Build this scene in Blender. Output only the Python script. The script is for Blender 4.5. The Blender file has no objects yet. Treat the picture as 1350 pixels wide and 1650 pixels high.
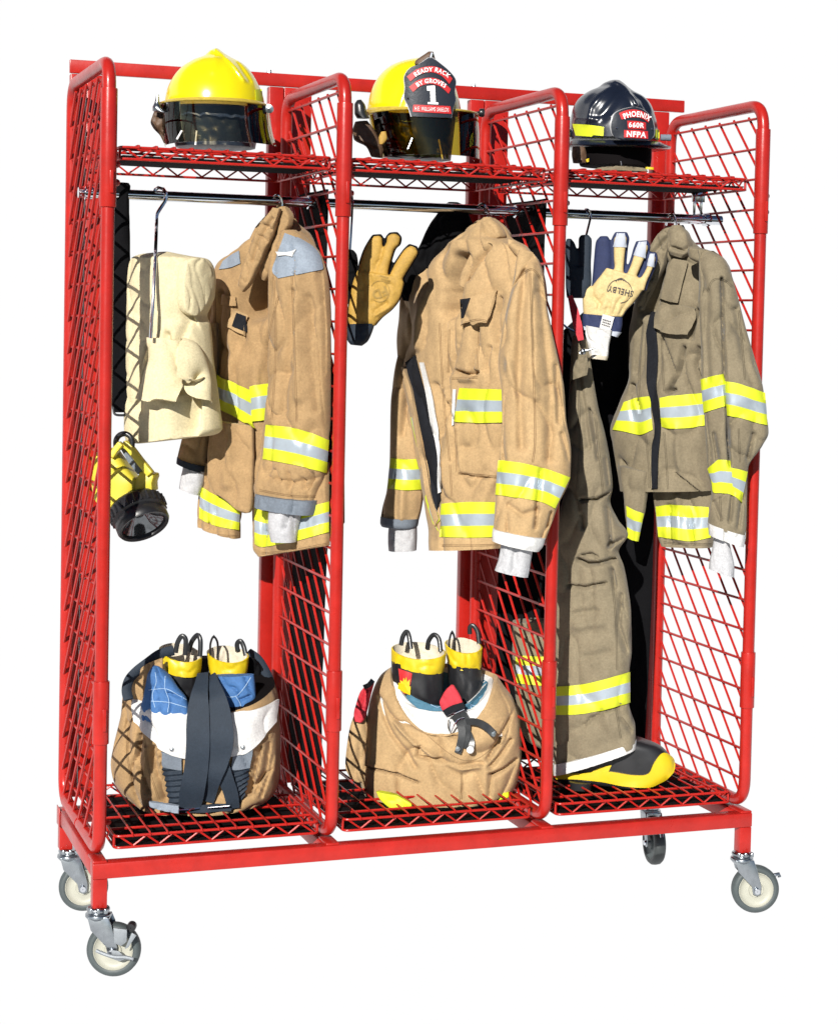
import bpy, bmesh, math, random
import numpy as np
from mathutils import Vector, Matrix, noise
from mathutils.bvhtree import BVHTree

random.seed(7)
C = bpy.context.scene.collection
SC = bpy.context.scene

# ------------------------------------------------------------------ camera frame (solved from the photograph)
CAM = np.array([-0.73079, -4.25631, 1.31320])
YAW, PITCH, ROLL, FPX = 0.358418, -0.045090, 0.021952, 3103.01
PPX, PPY = 675 + 85.276, 825 - 168.768
_f = np.array([math.sin(YAW) * math.cos(PITCH), math.cos(YAW) * math.cos(PITCH), math.sin(PITCH)])
_r = np.array([math.cos(YAW), -math.sin(YAW), 0.0])
_u = np.cross(_r, _f)
RGT = math.cos(ROLL) * _r + math.sin(ROLL) * _u
UPV = -math.sin(ROLL) * _r + math.cos(ROLL) * _u
FWD = _f
HF = np.array([math.sin(YAW), math.cos(YAW), 0.0])      # level forward and right
HR = np.array([math.cos(YAW), -math.sin(YAW), 0.0])
ZG = -0.168                                             # the ground
D = 0.515                                               # rack depth
PX = [0.0, 0.538, 1.078, 1.620]                         # side panels


def ray(px, py):
    d = FWD + RGT * ((px - PPX) / FPX) - UPV * ((py - PPY) / FPX)
    return d


def at(px, py, Y):
    d = ray(px, py)
    return CAM + d * ((Y - CAM[1]) / d[1])


def to_px(P):
    P = np.atleast_2d(P) - CAM
    z = P @ FWD
    return np.stack([PPX + FPX * (P @ RGT) / z, PPY - FPX * (P @ UPV) / z], 1)


class Plane:
    """upright plane through a point, turned a degrees to face left of the viewer's side"""
    def __init__(s, px, py, Y, turn=0.0):
        s.o = at(px, py, Y)
        a = math.radians(turn)
        s.n = -math.cos(a) * HF - math.sin(a) * HR

    def __call__(s, px, py, off=0.0):
        d = ray(px, py)
        t = ((s.o + s.n * off - CAM) @ s.n) / (d @ s.n)
        return CAM + d * t


# ------------------------------------------------------------------ materials
MATS = {}


def mat(name, col, rough=0.6, metal=0.0, bump=0.0, bscale=200.0, var=0.0, vscale=9.0, coat=0.0, spec=0.5, wrinkle=0.0,
        sheen=0.0, rvar=0.0, alpha=None):
    m = bpy.data.materials.new(name)
    m.use_nodes = True
    nt = m.node_tree
    b = nt.nodes['Principled BSDF']
    b.inputs['Base Color'].default_value = (*col, 1)
    b.inputs['Roughness'].default_value = rough
    b.inputs['Metallic'].default_value = metal
    b.inputs['Specular IOR Level'].default_value = spec
    if coat:
        b.inputs['Coat Weight'].default_value = coat
        b.inputs['Coat Roughness'].default_value = 0.08
    if sheen:
        b.inputs['Sheen Weight'].default_value = sheen
        b.inputs['Sheen Roughness'].default_value = 0.5
    tc = nt.nodes.new('ShaderNodeTexCoord')

    def nz(scale, detail=3.0, rgh=0.55):
        n = nt.nodes.new('ShaderNodeTexNoise')
        n.inputs['Scale'].default_value = scale
        n.inputs['Detail'].default_value = detail
        n.inputs['Roughness'].default_value = rgh
        nt.links.new(tc.outputs['Object'], n.inputs['Vector'])
        return n
    if var:
        n = nz(vscale, 5.0, 0.65)
        mr = nt.nodes.new('ShaderNodeMapRange')
        mr.inputs['From Min'].default_value = 0.3
        mr.inputs['From Max'].default_value = 0.7
        mr.inputs['To Min'].default_value = 1 - var
        mr.inputs['To Max'].default_value = 1 + var * 0.6
        nt.links.new(n.outputs['Fac'], mr.inputs['Value'])
        mx = nt.nodes.new('ShaderNodeVectorMath')
        mx.operation = 'SCALE'
        mx.inputs[0].default_value = col
        fac = mr
        if bump >= 0.2 and bscale >= 250:          # weave and rubbed grime
            for sc_, am_ in ((210.0, 0.17), (40.0, 0.06)):
                n2 = nz(sc_, 6.0, 0.7)
                m2 = nt.nodes.new('ShaderNodeMapRange')
                m2.inputs['From Min'].default_value = 0.3
                m2.inputs['From Max'].default_value = 0.7
                m2.inputs['To Min'].default_value = 1 - am_
                m2.inputs['To Max'].default_value = 1 + am_
                nt.links.new(n2.outputs['Fac'], m2.inputs['Value'])
                mu = nt.nodes.new('ShaderNodeMath')
                mu.operation = 'MULTIPLY'
                nt.links.new(fac.outputs[0], mu.inputs[0])
                nt.links.new(m2.outputs[0], mu.inputs[1])
                fac = mu
        nt.links.new(fac.outputs[0], mx.inputs['Scale'])
        nt.links.new(mx.outputs[0], b.inputs['Base Color'])
    if rvar:
        n = nz(22.0, 4.0)
        mr = nt.nodes.new('ShaderNodeMapRange')
        mr.inputs['To Min'].default_value = max(0.02, rough - rvar)
        mr.inputs['To Max'].default_value = rough + rvar
        nt.links.new(n.outputs['Fac'], mr.inputs['Value'])
        nt.links.new(mr.outputs[0], b.inputs['Roughness'])
    last = None
    if wrinkle:
        n = nz(11.0, 5.0, 0.6)
        n.noise_type = 'RIDGED_MULTIFRACTAL'
        n.inputs['Lacunarity'].default_value = 2.2
        n.inputs['Distortion'].default_value = 0.7
        n.normalize = True
        mp = nt.nodes.new('ShaderNodeMapping')
        mp.inputs['Scale'].default_value = (1.0, 1.0, 0.55)
        mp.inputs['Rotation'].default_value = (0.3, 0.35, 0.2)
        nt.links.new(tc.outputs['Object'], mp.inputs['Vector'])
        nt.links.new(mp.outputs[0], n.inputs['Vector'])
        bp = nt.nodes.new('ShaderNodeBump')
        bp.inputs['Strength'].default_value = wrinkle
        bp.inputs['Distance'].default_value = 0.022
        nt.links.new(n.outputs['Fac'], bp.inputs['Height'])
        last = bp
    if bump:
        n = nz(bscale, 2.0)
        bp = nt.nodes.new('ShaderNodeBump')
        bp.inputs['Strength'].default_value = bump
        bp.inputs['Distance'].default_value = 0.002
        nt.links.new(n.outputs['Fac'], bp.inputs['Height'])
        if last:
            nt.links.new(last.outputs[0], bp.inputs['Normal'])
        last = bp
    if last:
        nt.links.new(last.outputs[0], b.inputs['Normal'])
    MATS[name] = m
    return m


mat('red', (0.385, 0.0145, 0.01), 0.30, var=0.16, vscale=18, spec=0.38, bump=0.14, bscale=60, rvar=0.10)
mat('red_wire', (0.4, 0.015, 0.0105), 0.34, var=0.14, vscale=25, spec=0.35)
mat('liner', (0.006, 0.005, 0.0055), 0.9, spec=0.06)  # black linings, and the added shelf sheets standing in for shade
mat('chrome', (0.72, 0.74, 0.78), 0.12, 1.0, rvar=0.06)
mat('zinc', (0.36, 0.385, 0.41), 0.28, 1.0, var=0.15, vscale=60, rvar=0.1)
mat('dull_zinc', (0.24, 0.26, 0.28), 0.6, 0.35, var=0.2, vscale=60)
mat('tyre', (0.055, 0.068, 0.07), 0.55, var=0.15, vscale=40)
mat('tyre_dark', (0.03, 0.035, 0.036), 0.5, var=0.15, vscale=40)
mat('hub', (0.37, 0.365, 0.305), 0.5, var=0.06, vscale=30)
mat('tan', (0.335, 0.216, 0.105), 0.85, bump=0.35, bscale=420, var=0.13, vscale=10, spec=0.2, wrinkle=0.9, sheen=0.1)
mat('tan_pale', (0.405, 0.272, 0.138), 0.85, bump=0.35, bscale=420, var=0.13, vscale=10, spec=0.2, wrinkle=0.9, sheen=0.1)
mat('olive', (0.2, 0.165, 0.108), 0.85, bump=0.35, bscale=420, var=0.15, vscale=10, spec=0.2, wrinkle=0.9, sheen=0.1)
mat('greypatch', (0.23, 0.27, 0.325), 0.7, bump=0.2, bscale=300, var=0.08, spec=0.3, wrinkle=0.1)
mat('cuffgrey', (0.14, 0.165, 0.2), 0.8, bump=0.3, bscale=300, var=0.1)
mat('lime', (0.56, 0.62, 0.018), 0.55, bump=0.15, bscale=600, var=0.05, vscale=30, wrinkle=0.12)
mat('silver', (0.37, 0.425, 0.48), 0.32, 0.25, bump=0.12, bscale=500, var=0.10, vscale=30, wrinkle=0.12)
mat('white_cloth', (0.6, 0.595, 0.585), 0.85, bump=0.3, bscale=350, var=0.06, vscale=16, wrinkle=0.2, spec=0.2)
mat('knit', (0.43, 0.43, 0.445), 0.9, bump=0.5, bscale=260, var=0.08, vscale=30, wrinkle=0.1, spec=0.1)
mat('cream', (0.6, 0.525, 0.335), 0.85, bump=0.25, bscale=400, var=0.06, vscale=8, wrinkle=0.1, spec=0.2)
mat('black_cloth', (0.005, 0.005, 0.006), 0.9, bump=0.4, bscale=260, var=0.2, spec=0.08)  # black fabrics, and the added sheets standing in for shade
mat('black_rubber', (0.012, 0.012, 0.014), 0.38, var=0.2, vscale=20, rvar=0.1, bump=0.1, bscale=90)
mat('black_plastic', (0.014, 0.015, 0.017), 0.32, bump=0.1, bscale=120)
mat('navy', (0.022, 0.031, 0.085), 0.75, bump=0.3, bscale=300, var=0.12, spec=0.3)
mat('navy_strap', (0.017, 0.026, 0.04), 0.7, bump=0.4, bscale=500, var=0.12, vscale=24, wrinkle=0.15, spec=0.3)
mat('black_velcro', (0.011, 0.012, 0.016), 0.9, bump=0.8, bscale=500, var=0.2, vscale=60, spec=0.2)
mat('blue_lining', (0.04, 0.125, 0.31), 0.75, bump=0.25, bscale=300, var=0.12, vscale=14, wrinkle=0.35)
mat('teal_lining', (0.045, 0.14, 0.21), 0.75, bump=0.25, bscale=300, var=0.12, vscale=14, wrinkle=0.35)
mat('quilt_thread', (0.32, 0.45, 0.62), 0.8)
mat('yellow_plastic', (0.6, 0.44, 0.008), 0.42, var=0.06, vscale=20, rvar=0.1)
mat('lantern_yellow', (0.58, 0.48, 0.04), 0.42, var=0.06, vscale=20, rvar=0.1)
mat('helmet_yellow', (0.7, 0.58, 0.004), 0.22, var=0.03, vscale=12, coat=0.4, rvar=0.05)
mat('helmet_black', (0.008, 0.011, 0.021), 0.27, var=0.2, vscale=12, coat=0.4, rvar=0.08, bump=0.06, bscale=40)
mat('liner_dark', (0.032, 0.052, 0.115), 0.4, var=0.3, vscale=30)
mat('leather_yellow', (0.42, 0.25, 0.045), 0.7, bump=0.25, bscale=260, var=0.14, vscale=30, wrinkle=0.25)
mat('leather_cream', (0.56, 0.43, 0.2), 0.7, bump=0.25, bscale=260, var=0.08, vscale=24, wrinkle=0.2)
mat('leather_brown', (0.10, 0.055, 0.03), 0.6, bump=0.3, bscale=200, var=0.3, vscale=30)
mat('fingertip', (0.42, 0.45, 0.52), 0.75, bump=0.2, bscale=260)
mat('red_cloth', (0.48, 0.025, 0.04), 0.75, bump=0.3, bscale=400, var=0.08)
mat('shield_black', (0.014, 0.017, 0.026), 0.35, bump=0.15, bscale=150, coat=0.2)
mat('shield_edge', (0.30, 0.30, 0.31), 0.4, 0.4)
mat('badge_red', (0.50, 0.022, 0.025), 0.45)
mat('ink_white', (0.86, 0.86, 0.86), 0.5)
mat('ink_dark', (0.05, 0.045, 0.045), 0.7)
mat('ink_brown', (0.30, 0.19, 0.045), 0.8)
mat('boot_lining', (0.58, 0.52, 0.41), 0.9, bump=0.6, bscale=200, var=0.15, vscale=40)
mat('lens', (0.18, 0.19, 0.20), 0.08, 0.85, var=0.4, vscale=50)
mat('amber_clip', (0.45, 0.33, 0.05), 0.25, var=0.2, vscale=60)


def visor_mat(name, tint, k):
    m = bpy.data.materials.new(name)
    m.use_nodes = True
    nt = m.node_tree
    nt.nodes.clear()
    out = nt.nodes.new('ShaderNodeOutputMaterial')
    tr = nt.nodes.new('ShaderNodeBsdfTransparent')
    tr.inputs['Color'].default_value = (*tint, 1)
    gl = nt.nodes.new('ShaderNodeBsdfGlossy')
    gl.inputs['Roughness'].default_value = 0.03
    gl.inputs['Color'].default_value = (0.9, 0.9, 0.9, 1)
    fr = nt.nodes.new('ShaderNodeFresnel')
    fr.inputs['IOR'].default_value = k
    mx = nt.nodes.new('ShaderNodeMixShader')
    nt.links.new(fr.outputs[0], mx.inputs[0])
    nt.links.new(tr.outputs[0], mx.inputs[1])
    nt.links.new(gl.outputs[0], mx.inputs[2])
    nt.links.new(mx.outputs[0], out.inputs['Surface'])
    MATS[name] = m


visor_mat('visor_smoke', (0.74, 0.70, 0.58), 1.5)
visor_mat('visor_amber', (0.62, 0.52, 0.14), 1.45)


# ------------------------------------------------------------------ objects, mesh building
ROOT_LOC = {}


def thing(name, label, cat, loc, group=None):
    o = bpy.data.objects.new(name, None)
    o.empty_display_size = 0.05
    C.objects.link(o)
    o.location = loc
    o['label'] = label
    o['category'] = cat
    if group:
        o['group'] = group
    ROOT_LOC[o.name] = np.array(loc, float)
    return o


def tag(o, label, cat, group=None):
    o['label'] = label
    o['category'] = cat
    if group:
        o['group'] = group
    return o


class MB:
    def __init__(s):
        s.v, s.f, s.m = [], [], []
        s.n = 0

    def add(s, verts, faces, mi=0):
        verts = np.asarray(verts, float).reshape(-1, 3)
        s.v.append(verts)
        if isinstance(mi, int):
            mi = [mi] * len(faces)
        for f, k in zip(faces, mi):
            s.f.append([i + s.n for i in f])
            s.m.append(k)
        s.n += len(verts)
        return s

    def box(s, lo, hi, mi=0, M=None):
        (x0, y0, z0), (x1, y1, z1) = lo, hi
        v = np.array([(x0, y0, z0), (x1, y0, z0), (x1, y1, z0), (x0, y1, z0), (x0, y0, z1), (x1, y0, z1), (x1, y1, z1), (x0, y1, z1)])
        if M is not None:
            v = v @ M[:, :3].T + M[:, 3]
        f = [(0, 3, 2, 1), (4, 5, 6, 7), (0, 1, 5, 4), (1, 2, 6, 5), (2, 3, 7, 6), (3, 0, 4, 7)]
        return s.add(v, f, mi)

    def tube(s, pts, r, n=8, mi=0, closed=False, flat=None):
        """round (or flattened: flat=(ratio, normal)) bar along a polyline"""
        P = np.asarray(pts, float)
        k = len(P)
        rr = np.full(k, r, float) if np.isscalar(r) else np.asarray(r, float)
        if closed:
            T = np.roll(P, -1, 0) - np.roll(P, 1, 0)
        else:
            T = np.gradient(P, axis=0)
        T /= np.linalg.norm(T, axis=1)[:, None] + 1e-12
        ref = np.array([0, 0, 1.0]) if abs(T[0, 2]) < 0.9 else np.array([1.0, 0, 0])
        if flat is not None:
            ref = np.asarray(flat[1], float)
        a = np.cross(T[0], ref)
        a /= np.linalg.norm(a)
        V = []
        for i in range(k):
            if flat is not None:
                a = np.cross(T[i], ref)
            else:
                a = a - T[i] * (a @ T[i])
            a = a / (np.linalg.norm(a) + 1e-12)
            b = np.cross(T[i], a)
            q = 1.0 if flat is None else flat[0]
            for j in range(n):
                t = 2 * math.pi * j / n
                V.append(P[i] + rr[i] * (a * math.cos(t) + b * q * math.sin(t)))
        F = []
        for i in range(k if closed else k - 1):
            i2 = (i + 1) % k
            for j in range(n):
                F.append((i * n + j, i * n + (j + 1) % n, i2 * n + (j + 1) % n, i2 * n + j))
        if not closed:
            F.append(tuple(range(n))[::-1])
            F.append(tuple((k - 1) * n + j for j in range(n)))
        return s.add(V, F, mi)

    def bar(s, a, b, r, n=8, mi=0):
        return s.tube([a, b], r, n, mi)

    def lathe(s, o, axis, prof, n=32, mi=0):
        """prof: (radius, distance along axis)"""
        o = np.asarray(o, float)
        ax = np.asarray(axis, float)
        ax /= np.linalg.norm(ax)
        ref = np.array([0, 0, 1.0]) if abs(ax[2]) < 0.9 else np.array([1.0, 0, 0])
        a = np.cross(ax, ref)
        a /= np.linalg.norm(a)
        b = np.cross(ax, a)
        V = [o + ax * h + max(r, 1e-5) * (a * math.cos(2 * math.pi * j / n) + b * math.sin(2 * math.pi * j / n)) for r, h in prof for j in range(n)]
        k = len(prof)
        F, MI = [], []
        for i in range(k - 1):
            for j in range(n):
                F.append((i * n + j, i * n + (j + 1) % n, (i + 1) * n + (j + 1) % n, (i + 1) * n + j))
                MI.append(mi if isinstance(mi, int) else mi[i])
        return s.add(V, F, MI)

    def prism(s, poly, d, mi=0):
        """a flat polygon given thickness d (vector)"""
        P = np.asarray(poly, float)
        d = np.asarray(d, float)
        n = len(P)
        V = np.concatenate([P, P + d])
        F = [tuple(range(n))[::-1], tuple(range(n, 2 * n))] + [(i, (i + 1) % n, n + (i + 1) % n, n + i) for i in range(n)]
        return s.add(V, F, mi)

    def build(s, name, mats, parent=None, smooth=True, angle=40, bevel=0.0, merge=False):
        if isinstance(mats, str):
            mats = [mats]
        V = np.concatenate(s.v) if s.v else np.zeros((0, 3))
        off = np.zeros(3)
        if parent is not None:
            r = parent
            while r.parent is not None:
                r = r.parent
            off = ROOT_LOC.get(r.name, np.zeros(3))
        me = bpy.data.meshes.new(name)
        me.from_pydata((V - off).tolist(), [], s.f)
        for k in mats:
            me.materials.append(MATS[k])
        me.polygons.foreach_set('material_index', s.m)
        bm = bmesh.new()
        bm.from_mesh(me)
        if merge:
            bmesh.ops.remove_doubles(bm, verts=bm.verts, dist=1e-5)
        bmesh.ops.recalc_face_normals(bm, faces=bm.faces)
        if bevel:
            es = [e for e in bm.edges if len(e.link_faces) == 2 and e.calc_face_angle(0) > math.radians(50)]
            bmesh.ops.bevel(bm, geom=es, offset=bevel, segments=2, profile=0.5, affect='EDGES', clamp_overlap=True)
        if smooth:
            for f in bm.faces:
                f.smooth = True
            for e in bm.edges:
                if len(e.link_faces) == 2 and e.calc_face_angle(0) > math.radians(angle):
                    e.smooth = False
        bm.to_mesh(me)
        bm.free()
        me.update()
        o = bpy.data.objects.new(name, me)
        C.objects.link(o)
        if parent is not None:
            o.parent = parent
        return o


def hermite(P, n, t=None):
    """smooth curve through the rows of P, resampled to n rows"""
    P = np.asarray(P, float)
    k = len(P)
    if t is None:
        d = np.linalg.norm(np.diff(P[:, :2] if P.shape[1] < 4 else P[:, :4], axis=0), axis=1)
        t = np.concatenate([[0], np.cumsum(np.maximum(d, 1e-6))])
    x = np.linspace(0, t[-1], n)
    if k == 2:
        w = (x / t[-1])[:, None]
        return P[0] * (1 - w) + P[1] * w
    h = np.diff(t)[:, None]
    dl = np.diff(P, axis=0) / h
    m = np.zeros_like(P)
    m[0], m[-1] = dl[0], dl[-1]
    s_ = np.sign(dl[:-1]) * np.sign(dl[1:])
    w1, w2 = 2 * h[1:] + h[:-1], h[1:] + 2 * h[:-1]
    with np.errstate(divide='ignore', invalid='ignore'):
        hm = (w1 + w2) / (w1 / dl[:-1] + w2 / dl[1:])
    m[1:-1] = np.where(s_ > 0, hm, 0)
    i = np.clip(np.searchsorted(t, x, side='right') - 1, 0, k - 2)
    hh = h[i]
    s = ((x - t[i])[:, None]) / hh
    return (P[i] * (2 * s**3 - 3 * s**2 + 1) + m[i] * hh * (s**3 - 2 * s**2 + s) + P[i + 1] * (-2 * s**3 + 3 * s**2) + m[i + 1] * hh * (s**3 - s**2))


def cr(P, n):
    """rounder curve (Catmull-Rom) for cords, straps and edges"""
    P = np.asarray(P, float)
    if len(P) == 2:
        w = np.linspace(0, 1, n)[:, None]
        return P[0] * (1 - w) + P[1] * w
    Q = np.concatenate([[2 * P[0] - P[1]], P, [2 * P[-1] - P[-2]]])
    d = np.concatenate([[0], np.cumsum(np.linalg.norm(np.diff(P, axis=0), axis=1))])
    x = np.linspace(0, d[-1], n)
    i = np.clip(np.searchsorted(d, x, side='right') - 1, 0, len(P) - 2)
    s = ((x - d[i]) / np.maximum(d[i + 1] - d[i], 1e-9))[:, None]
    p0, p1, p2, p3 = Q[i], Q[i + 1], Q[i + 2], Q[i + 3]
    return 0.5 * (2 * p1 + (p2 - p0) * s + (2 * p0 - 5 * p1 + 4 * p2 - p3) * s**2 + (3 * p1 - p0 - 3 * p2 + p3) * s**3)


def seg_dist(Q, line):
    L = np.asarray(line, float)
    best = np.full(len(Q), 1e9)
    for a, b in zip(L[:-1], L[1:]):
        ab = b - a
        t = np.clip(((Q - a) @ ab) / (ab @ ab + 1e-9), 0, 1)
        best = np.minimum(best, np.linalg.norm(Q - a - t[:, None] * ab, axis=1))
    return best


class Loft:
    """a closed, padded body: rows (Lx, Ly, Rx, Ry, fatness, push) give its two sides; it stands on plane pl and
    bulges tf to the front and tb to the back"""
    def __init__(s, rows, pl, tf, tb, nu=28, nv=48, pw=0.8, folds=(), amp=0.0, ns=14.0, cap=True, seed=0.0, vamp=1.0, kmax=1.0,
                 sagf=0.0, sagb=0.0, vs=0.6, sgp=1.4, ruff=None, dip=0.0):
        if folds:
            nu, nv = int(nu * 1.5), int(nv * 1.5)
        R = np.array([list(r) + [1.0, 0.0][len(r) - 4:] if len(r) < 6 else list(r) for r in rows], float)
        R = hermite(R, nv + 1)
        ring = []
        for i in range(nu + 1):
            ring.append((i / nu, 1))
        for i in range(nu - 1, 0, -1):
            ring.append((i / nu, -1))
        n_r = len(ring)
        U = np.array([q[0] for q in ring])
        S = np.array([q[1] for q in ring])
        wgt = np.sin(np.pi * U)
        V = np.zeros((nv + 1, n_r, 3))
        for j in range(nv + 1):
            A = pl(R[j, 0], R[j, 1], R[j, 5])
            B = pl(R[j, 2], R[j, 3], R[j, 5])
            c, e = (A + B) / 2, (B - A) / 2
            hl = np.linalg.norm(e) * kmax
            f1, f2 = min(tf, hl) * R[j, 4], min(tb, hl) * R[j, 4]
            prof = np.where(S > 0, f1, -f2) * wgt**pw
            V[j] = c + np.outer(-np.cos(np.pi * U), e) + np.outer(prof, pl.n)
        V = V.reshape(-1, 3)
        Wt = np.tile(wgt, nv + 1)
        Sg = np.tile(S, nv + 1)
        disp = np.zeros(len(V))
        if folds:
            Q = to_px(V)
            for fd in folds:
                line, w, dep = fd[:3]
                d = seg_dist(Q, line)
                g = np.exp(-(d / (w * 0.8))**2)
                # fade the ends
                L = np.asarray(line, float)
                disp -= np.where(Sg > 0, dep * 1.3 * g, 0)
            disp *= np.clip(Wt * 2.2, 0, 1)
        if amp:
            nn = np.array([noise.fractal(Vector((p[0] * ns + seed, p[1] * ns, p[2] * ns * 0.55 * vamp)), 1.0, 2.0, 3) for p in V])
            disp += nn * amp * (0.25 + 0.75 * Wt) * Sg
            # narrow creases between soft folds
            k = ns * 1.5
            rg = np.array([1 - abs(noise.noise(Vector((p[0] * k + p[2] * k * 0.35 + seed, p[1] * k, p[2] * k * 0.45 - p[0] * k * 0.3 + 7.7)))) for p in V])
            disp -= np.clip(rg, 0, 1)**8 * amp * 1.3 * np.clip(Wt * 1.5, 0, 1) * Sg
        V = V + disp[:, None] * pl.n
        if sagf or sagb:
            vv = np.repeat(np.linspace(0, 1, nv + 1), n_r)
            k = np.clip(1 - vv / vs, 0, 1)**2 * Wt**sgp
            V[:, 2] += np.where(Sg > 0, -sagf, sagb) * k
        if ruff:
            n_, a_ = ruff
            uu = np.tile(U, nv + 1)
            V = V + (np.sin(uu * n_ * 2 * np.pi) * a_ * Wt * Sg)[:, None] * pl.n
        F = []
        for j in range(nv):
            for i in range(n_r):
                i2 = (i + 1) % n_r
                F.append((j * n_r + i, j * n_r + i2, (j + 1) * n_r + i2, (j + 1) * n_r + i))
        if cap:
            for j in (0, nv):
                cidx = len(V)
                V = np.concatenate([V, [V[j * n_r:(j + 1) * n_r].mean(0) - (0, 0, dip if j == 0 else 0)]])
                for i in range(n_r):
                    F.append((j * n_r + i, j * n_r + (i + 1) % n_r, cidx))
        s.V, s.F = V, F
        s.ncap = n_r if cap else 0
        s.bvh = BVHTree.FromPolygons(V.tolist(), F)

    def into(s, mb, mi=0, top=None):
        ms = [mi] * len(s.F)
        if top is not None and s.ncap:
            for q in range(len(ms) - 2 * s.ncap, len(ms) - s.ncap):
                ms[q] = top
        mb.add(s.V, s.F, ms)
        return s


class Shell:
    """the curved front of a loft as a thin sheet (visors)"""
    def __init__(s, rows, pl, tf, th=0.002, nu=40, nv=12, pw=1.0, u0=0.0, u1=1.0):
        R = np.array([list(r) + [1.0, 0.0][len(r) - 4:] if len(r) < 6 else list(r) for r in rows], float)
        R = hermite(R, nv + 1)
        U = np.linspace(u0, u1, nu + 1)
        V = []
        for q in (0, th):
            for j in range(nv + 1):
                A, B = pl(R[j, 0], R[j, 1], R[j, 5]), pl(R[j, 2], R[j, 3], R[j, 5])
                c, e = (A + B) / 2, (B - A) / 2
                k = 1 - q / np.linalg.norm(e)
                V.append(c + np.outer(-np.cos(np.pi * U), e * k) + np.outer((tf * R[j, 4] - q) * np.sin(np.pi * U)**pw, pl.n))
        V = np.concatenate(V)
        n1, k = nu + 1, (nv + 1) * (nu + 1)
        F = []
        for j in range(nv):
            for i in range(nu):
                f = (j * n1 + i, j * n1 + i + 1, (j + 1) * n1 + i + 1, (j + 1) * n1 + i)
                F += [f, tuple(k + x for x in f[::-1])]
            for i in (0, nu):
                F.append((j * n1 + i, (j + 1) * n1 + i, k + (j + 1) * n1 + i, k + j * n1 + i))
        for i in range(nu):
            for b in (0, nv * n1):
                F.append((b + i, b + i + 1, k + b + i + 1, k + b + i))
        s.V, s.F = V, F
        s.bvh = BVHTree.FromPolygons(V.tolist(), F)

    def into(s, mb, mi=0):
        mb.add(s.V, s.F, mi)
        return s


def poly_on(mb, poly, on, off=0.002, mi=0):
    """a flat mark with a pixel outline laid on a body"""
    W = []
    for q in poly:
        h = hit(bv(on), *q)
        W.append(h[0] + (0.5 * h[1] - 0.5 * FWD) * off * 1.2 if h else CAM + ray(*q) * 4.4)
    mb.add(W, [tuple(range(len(W)))], mi)


def hit(bvhs, px, py, near=None):
    d = ray(px, py)
    d = d / np.linalg.norm(d)
    best = None
    for b in bvhs:
        loc, nor, idx, dist = b.ray_cast(Vector(CAM), Vector(d))
        if loc is not None and (best is None or dist < best[2]):
            if nor.dot(Vector(d)) > 0:
                nor = -nor
            best = (np.array(loc), np.array(nor), dist)
    return best


def bv(objs):
    out = []
    for o in (objs if isinstance(objs, (list, tuple)) else [objs]):
        out.append(o.bvh if hasattr(o, 'bvh') else o)
    return out


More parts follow.
